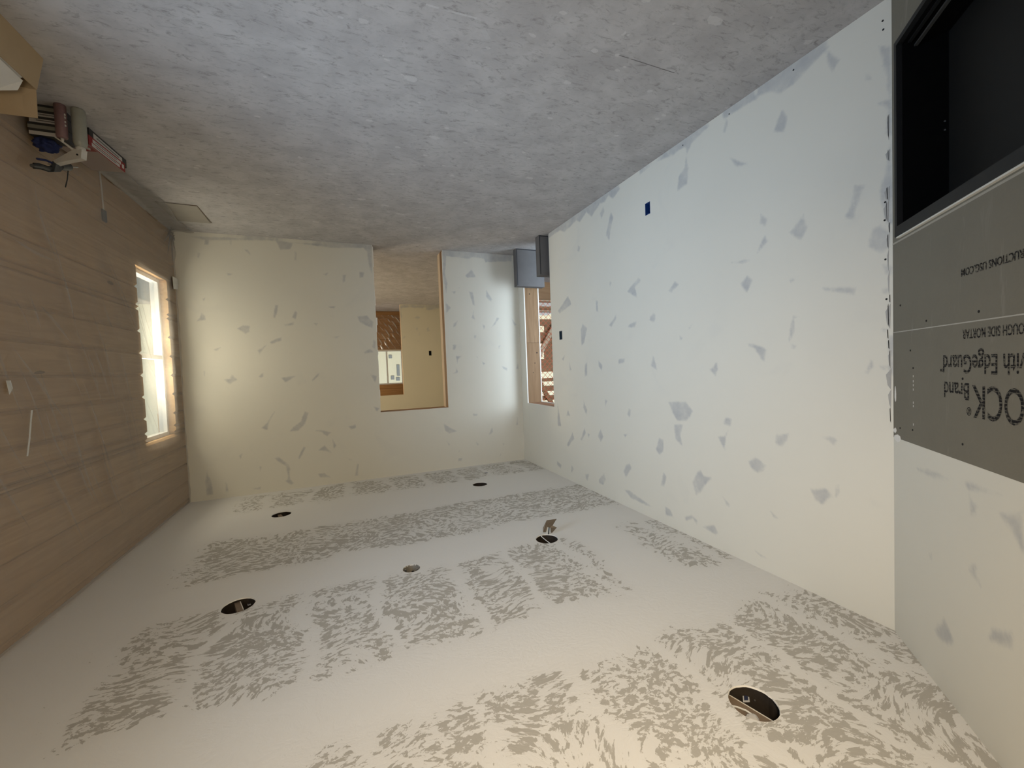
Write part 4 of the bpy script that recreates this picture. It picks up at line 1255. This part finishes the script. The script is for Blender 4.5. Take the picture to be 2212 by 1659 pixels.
# ---- two grey slabs standing in the side doorway
def slab(name, x0, x1, y0, y1, h, rot, label):
    t = empty(name, (0, 0, 0)); cx, cy = (x0+x1)/2, (y0+y1)/2
    t.location = (cx, cy, 0); t.rotation_euler = (0, 0, rot)
    tag(t, label, 'slab', 'grey slabs in the side doorway')
    a, c = (x1-x0)/2, (y1-y0)/2
    o = MB().box(-a, a, -c, c, 0.002, h).build('slab_body', M_SLAB, t, bevel=0.012)
    e = 0.0015
    mb = MB().box(-a+0.010, a-0.010, -c-e, -c+0.004, 0.004, 0.014).box(a-0.014, a-0.004, -c-e, -c+0.004, 0.012, h-0.012)
    mb.build('edge_line', M_SLABEDGE, t)  # dark strips along the foot and one upright edge of the face
    return t
slab('grey_slab', -0.25, 0.150, -0.318, -0.222, 0.487, 0.0, 'wide dark grey slab standing behind in the side doorway')
slab('grey_slab', -0.19, 0.092, -0.880, -0.785, 0.470, 0.0, 'narrow-looking dark grey slab standing in front, against the doorway edge')

# ---- clutter along the log wall -------------------------------------------------
# flat printed cartons
def carton(name, x0, x1, y0, y1, z0, h, rot, mat, label):
    t = empty(name, ((x0+x1)/2, (y0+y1)/2, z0)); t.rotation_euler = (0, 0, rot); tag(t, label, 'carton')
    a, c = (x1-x0)/2, (y1-y0)/2
    MB().box(-a, a, -c, c, 0, h).build('carton_body', mat, t, bevel=0.003)
    return t, a, c
t, a, c = carton('flat_carton', 3.655, 3.832, -1.965, -1.565, 0.0, 0.058, 0.06, M_CHAR, 'charcoal flat carton on the floor under the red and white one')
MB().box(-a-0.001, -a+0.002, -c+0.04, c-0.05, 0.012, 0.044).build('side_label', M_LABEL, t)
MB().box(-a-0.0016, -a+0.002, -c+0.07, c-0.09, 0.024, 0.031).build('side_print', M_PRINTGREY, t)
MB().box(-a-0.002, -a+0.002, c-0.045, c-0.002, 0.002, 0.056).build('end_panel', M_GREYSTEEL, t)
t, a, c = carton('flat_carton', 3.640, 3.820, -2.000, -1.640, 0.0585, 0.062, 0.09, M_PINKTOP, 'red and white printed flat carton stacked on the charcoal one')
sp = MB().box(-a-0.001, -a+0.003, -c-0.001, c+0.001, 0.001, 0.0615).build('side_panel', M_RED, t)
MB().box(-a-0.0018, -a+0.002, -c+0.035, c-0.045, 0.010, 0.030).build('side_label', M_LABEL, sp)
MB().box(-a-0.0018, -a+0.002, -c+0.025, c-0.060, 0.036, 0.056).build('side_label', M_LABEL, sp)
MB().box(-a-0.0024, -a+0.002, -c+0.06, c-0.09, 0.017, 0.022).build('side_print', M_PRINTGREY, sp)
MB().box(-a-0.0024, -a+0.002, -c+0.06, c-0.10, 0.043, 0.048).build('side_print', M_PRINTGREY, sp)
MB().box(-a-0.0018, -a+0.002, c-0.034, c-0.012, 0.018, 0.044).build('end_mark', M_LABEL, sp)
tl = MB().box(-a+0.004, -a+0.060, -c+0.01, -c+0.085, 0.0605, 0.0628).build('top_label', M_RED, t)
MB().plate([(-a+0.032, -c+0.022, 0.0635), (-a+0.046, -c+0.047, 0.0635), (-a+0.032, -c+0.072, 0.0635), (-a+0.018, -c+0.047, 0.0635)], 0.001).build('label_diamond', M_LABEL, tl)
mb = MB(); nx, ny = 16, 26
vs = [[mb.bm.verts.new((-a-0.002+(2*a+0.004)*i/nx, -c+2*c*j/ny, 0.066+0.004*mnoise.noise(Vector((i*0.9, j*0.35, 3.1))))) for j in range(ny+1)] for i in range(nx+1)]
for i in range(nx):
    for j in range(ny): mb.bm.faces.new([vs[i][j], vs[i+1][j], vs[i+1][j+1], vs[i][j+1]])
mb.build('shrink_wrap', M_POLY2, t, smooth=True)

# stack of slim white boxes
for k, (dx, col) in enumerate(((0.0, 'grey'), (0.006, 'white'), (-0.004, 'white'), (0.004, 'grey'), (0.0, 'white'))):
    z0 = k*0.034
    lab = ('slim box at the bottom of the stack beside the cardboard box', 'slim white box second from the bottom of the stack', 'slim white box with dark print in the middle of the stack', 'slim grey box second from the top of the stack', 'slim white box on top of the stack under the blue cloth')[k]
    t = empty('slim_box', (3.775+dx, -2.105, z0)); tag(t, lab, 'box', 'slim boxes stacked by the log wall')
    MB().box(-0.075, 0.070, -0.055, 0.050, 0.0, 0.0335).build('box_body', M_CHAR, t, bevel=0.002)  # charcoal left bare below each face paints the shaded gap between boxes
    wf = MB().box(-0.074, 0.069, -0.0565, -0.054, 0.013, 0.0325).build('white_face', M_LABEL if col == 'white' else M_GREYTUBE, t)
    if k in (1, 2): MB().box(-0.050, 0.040, -0.0572, -0.055, 0.019, 0.024).build('print', M_PRINTGREY, wf)

# red sealant tube standing by the stack
t = empty('sealant_tube', (3.696, -2.185, 0.0)); tag(t, 'dusty red sealant tube standing upright by the slim boxes', 'tube')
MB().lathe([(0.0, 0.0), (0.024, 0.0), (0.025, 0.004), (0.025, 0.175), (0.021, 0.182), (0.0, 0.183)], n=20).build('tube_body', M_MAROON, t, smooth=True)
MB().lathe([(0.0, 0.182), (0.009, 0.182), (0.004, 0.205), (0.0, 0.205)], n=12).build('tip', M_NOZZLE, t, smooth=True)
for dz in (0.05, 0.066, 0.09, 0.11):
    MB().box(-0.0255, -0.021, -0.014, -0.008, dz, dz+0.010).build('print', M_LABEL, t)

# grey spray bottle with a pale trigger head
t = empty('spray_bottle', (3.628, -2.165, 0.0)); tag(t, 'grey spray bottle with pale trigger head in front of the cartons', 'bottle')
MB().lathe([(0.0, 0.0), (0.028, 0.0), (0.031, 0.006), (0.031, 0.185), (0.026, 0.205), (0.016, 0.215), (0.016, 0.222), (0.0, 0.222)], n=24).build('bottle_body', M_GREYTUBE, t, smooth=True)
MB().lathe([(0.019, 0.214), (0.021, 0.216), (0.021, 0.236), (0.018, 0.238), (0.0, 0.238)], n=20).build('collar', M_NOZZLE, t, smooth=True)
hd = MB()
A_ = [Vector((-0.022, -0.016, 0.232)), Vector((0.020, 0.004, 0.228)), Vector((0.070, 0.035, 0.246)), Vector((0.185, 0.100, 0.292)), Vector((0.172, 0.095, 0.298)), Vector((0.060, 0.030, 0.286)), Vector((-0.014, -0.012, 0.282))]
n_ = Vector((0.5, -0.86, 0))*0.014
va = [hd.bm.verts.new(p+n_) for p in A_]; vb = [hd.bm.verts.new(p-n_) for p in A_]
hd.bm.faces.new(va); hd.bm.faces.new(vb[::-1])
for i in range(7): hd.bm.faces.new([va[i], vb[i], vb[(i+1) % 7], va[(i+1) % 7]])
hd.build('spray_head', M_NOZZLE, t, bevel=0.003)
MB().tube([(0.030, -0.006, 0.232), (0.062, -0.014, 0.205), (0.100, -0.018, 0.178)], [0.007, 0.005, 0.003], n=6).build('trigger', M_NOZZLE, t)
MB().lathe([(0.005, -0.001), (0.005, 0.001)], n=10, closed=True, M=Matrix.Translation((0.010, -0.019, 0.262)) @ Matrix.Rotation(math.pi/2, 4, 'X') @ Matrix.Rotation(-0.5, 4, 'Y')).build('pivot', M_DARK, t)

# crumpled dark blue cloth on top of the stack
mb = MB(); bmesh.ops.create_icosphere(mb.bm, subdivisions=4, radius=1.0)
for v in mb.bm.verts:
    n0 = mnoise.noise(v.co*2.2)*0.45 + mnoise.noise(v.co*5.5)*0.22
    p = v.co*(1+n0)
    v.co = Vector((p.x*0.048, p.y*0.048, max(0.0, p.z*0.036+0.028)))
cl = mb.build('blue_cloth', M_BLUERAG, smooth=True); cl.location = (3.800, -2.112, 0.1700)
tag(cl, 'crumpled dark blue cloth on the stack of slim boxes', 'cloth')

# caulking gun lying on top
gun = empty('caulking_gun', (3.79, -2.05, 0.21)); tag(gun, 'grey caulking gun with black-edged handle lying on the blue cloth', 'caulking gun')
def gp(mb, name, mat, **k): return child(mb.build(name, mat, **k), gun)
gp(MB().tube([(3.760, -2.000, 0.262), (3.775, -2.060, 0.288)], 0.022, n=14), 'barrel_cap', M_GUN)
gp(MB().tube([(3.745, -1.940, 0.236), (3.790, -2.115, 0.312)], 0.0035, n=6), 'plunger_rod', M_CHROME)
gp(MB().plate([(3.772, -2.030, 0.262), (3.784, -2.075, 0.325), (3.790, -2.120, 0.345), (3.786, -2.100, 0.280)], 0.020), 'gun_frame', M_GUN)
hpts = [(3.786, -2.085, 0.318), (3.795, -2.135, 0.342), (3.802, -2.185, 0.352), (3.806, -2.235, 0.372)]
hn = gp(MB().tube(hpts, [0.010, 0.014, 0.014, 0.010], n=8), 'handle', M_GUN)
MB().tube([(p[0]-0.006, p[1], p[2]+0.012) for p in hpts], 0.004, n=6).build('handle_edge', M_BLACK, hn)
MB().tube([(p[0]-0.006, p[1], p[2]-0.013) for p in hpts], 0.004, n=6).build('handle_edge', M_BLACK, hn)
gp(MB().tube([(3.782, -2.080, 0.290), (3.792, -2.140, 0.296), (3.800, -2.200, 0.318)], 0.006, n=6), 'trigger', M_BLUERAG)
gp(MB().tube([(3.770, -1.985, 0.275), (3.782, -1.975, 0.330), (3.800, -1.960, 0.372)], 0.003, n=6), 'rod_hook', M_BWIRE)

# open cardboard box at the edge of the picture
cb = empty('cardboard_box', (3.70, -2.83, 0.0)); tag(cb, 'open brown cardboard box of scraps at the upper left picture edge', 'box')
def cpart(name, mat, pts, th=0.004):
    return child(MB().plate(pts, th).build(name, mat), cb)
X0, X1, Y0, Y1, HB = 3.580, 3.838, -3.060, -2.615, 0.163
cpart('side', M_CARD, [(X0-0.022, Y0, 0.001), (X0-0.022, Y1+0.02, 0.001), (X0, Y1, HB), (X0, Y0, HB)][::-1])
cpart('side', M_CARD, [(X1, Y0, 0.001), (X1, Y1, 0.001), (X1, Y1, HB), (X1, Y0, HB)])
cpart('end', M_CARD, [(X0-0.02, Y1+0.018, 0.001), (X1, Y1, 0.001), (X1, Y1, HB), (X0, Y1, HB)][::-1])
cpart('end', M_CARD, [(X0-0.02, Y0, 0.001), (X1, Y0, 0.001), (X1, Y0, HB), (X0, Y0, HB)])
cpart('bottom', M_CARDIN, [(X0-0.02, Y0, 0.003), (X1, Y0, 0.003), (X1, Y1, 0.003), (X0-0.02, Y1, 0.003)])
cpart('flap', M_CARD, [(X0+0.004, Y1, HB), (X1, Y1, HB), (X1-0.04, Y1+0.065, HB+0.105), (X0+0.030, Y1+0.050, HB+0.108)])
cpart('flap', M_CARD, [(X1, Y0, HB), (X1, Y1, HB), (X1+0.008, Y1-0.03, HB+0.13), (X1+0.008, Y0+0.03, HB+0.13)])
fs = MB().plate([(3.605, -3.02, 0.150), (3.612, -2.665, 0.150), (3.640, -2.650, 0.190), (3.735, -2.640, 0.205), (3.720, -3.02, 0.185)], 0.012).build('foam_sheet', M_FOAM)
tag(fs, 'white foam sheet sticking out of the cardboard box', 'foam sheet')
f2 = MB().plate([(3.590, -3.02, 0.138), (3.594, -2.680, 0.138), (3.618, -2.672, 0.146), (3.620, -3.02, 0.146)], 0.010).build('foam_sheet', M_FOAM)
tag(f2, 'narrow foam strip between the white sheet and the box side', 'foam sheet')
mb = MB(); bmesh.ops.create_icosphere(mb.bm, subdivisions=3, radius=1.0)
for v in mb.bm.verts:
    p = v.co*(1+0.5*mnoise.noise(v.co*3.0)+0.3*mnoise.noise(v.co*7.0))
    v.co = Vector((p.x*0.045, p.y*0.085, max(-0.05, p.z*0.045)))
fo = mb.build('crumpled_wrap', M_FOIL); fo.location = (3.785, -2.80, 0.250)
tag(fo, 'crumpled silvery wrap in the cardboard box behind the foam', 'wrapping')
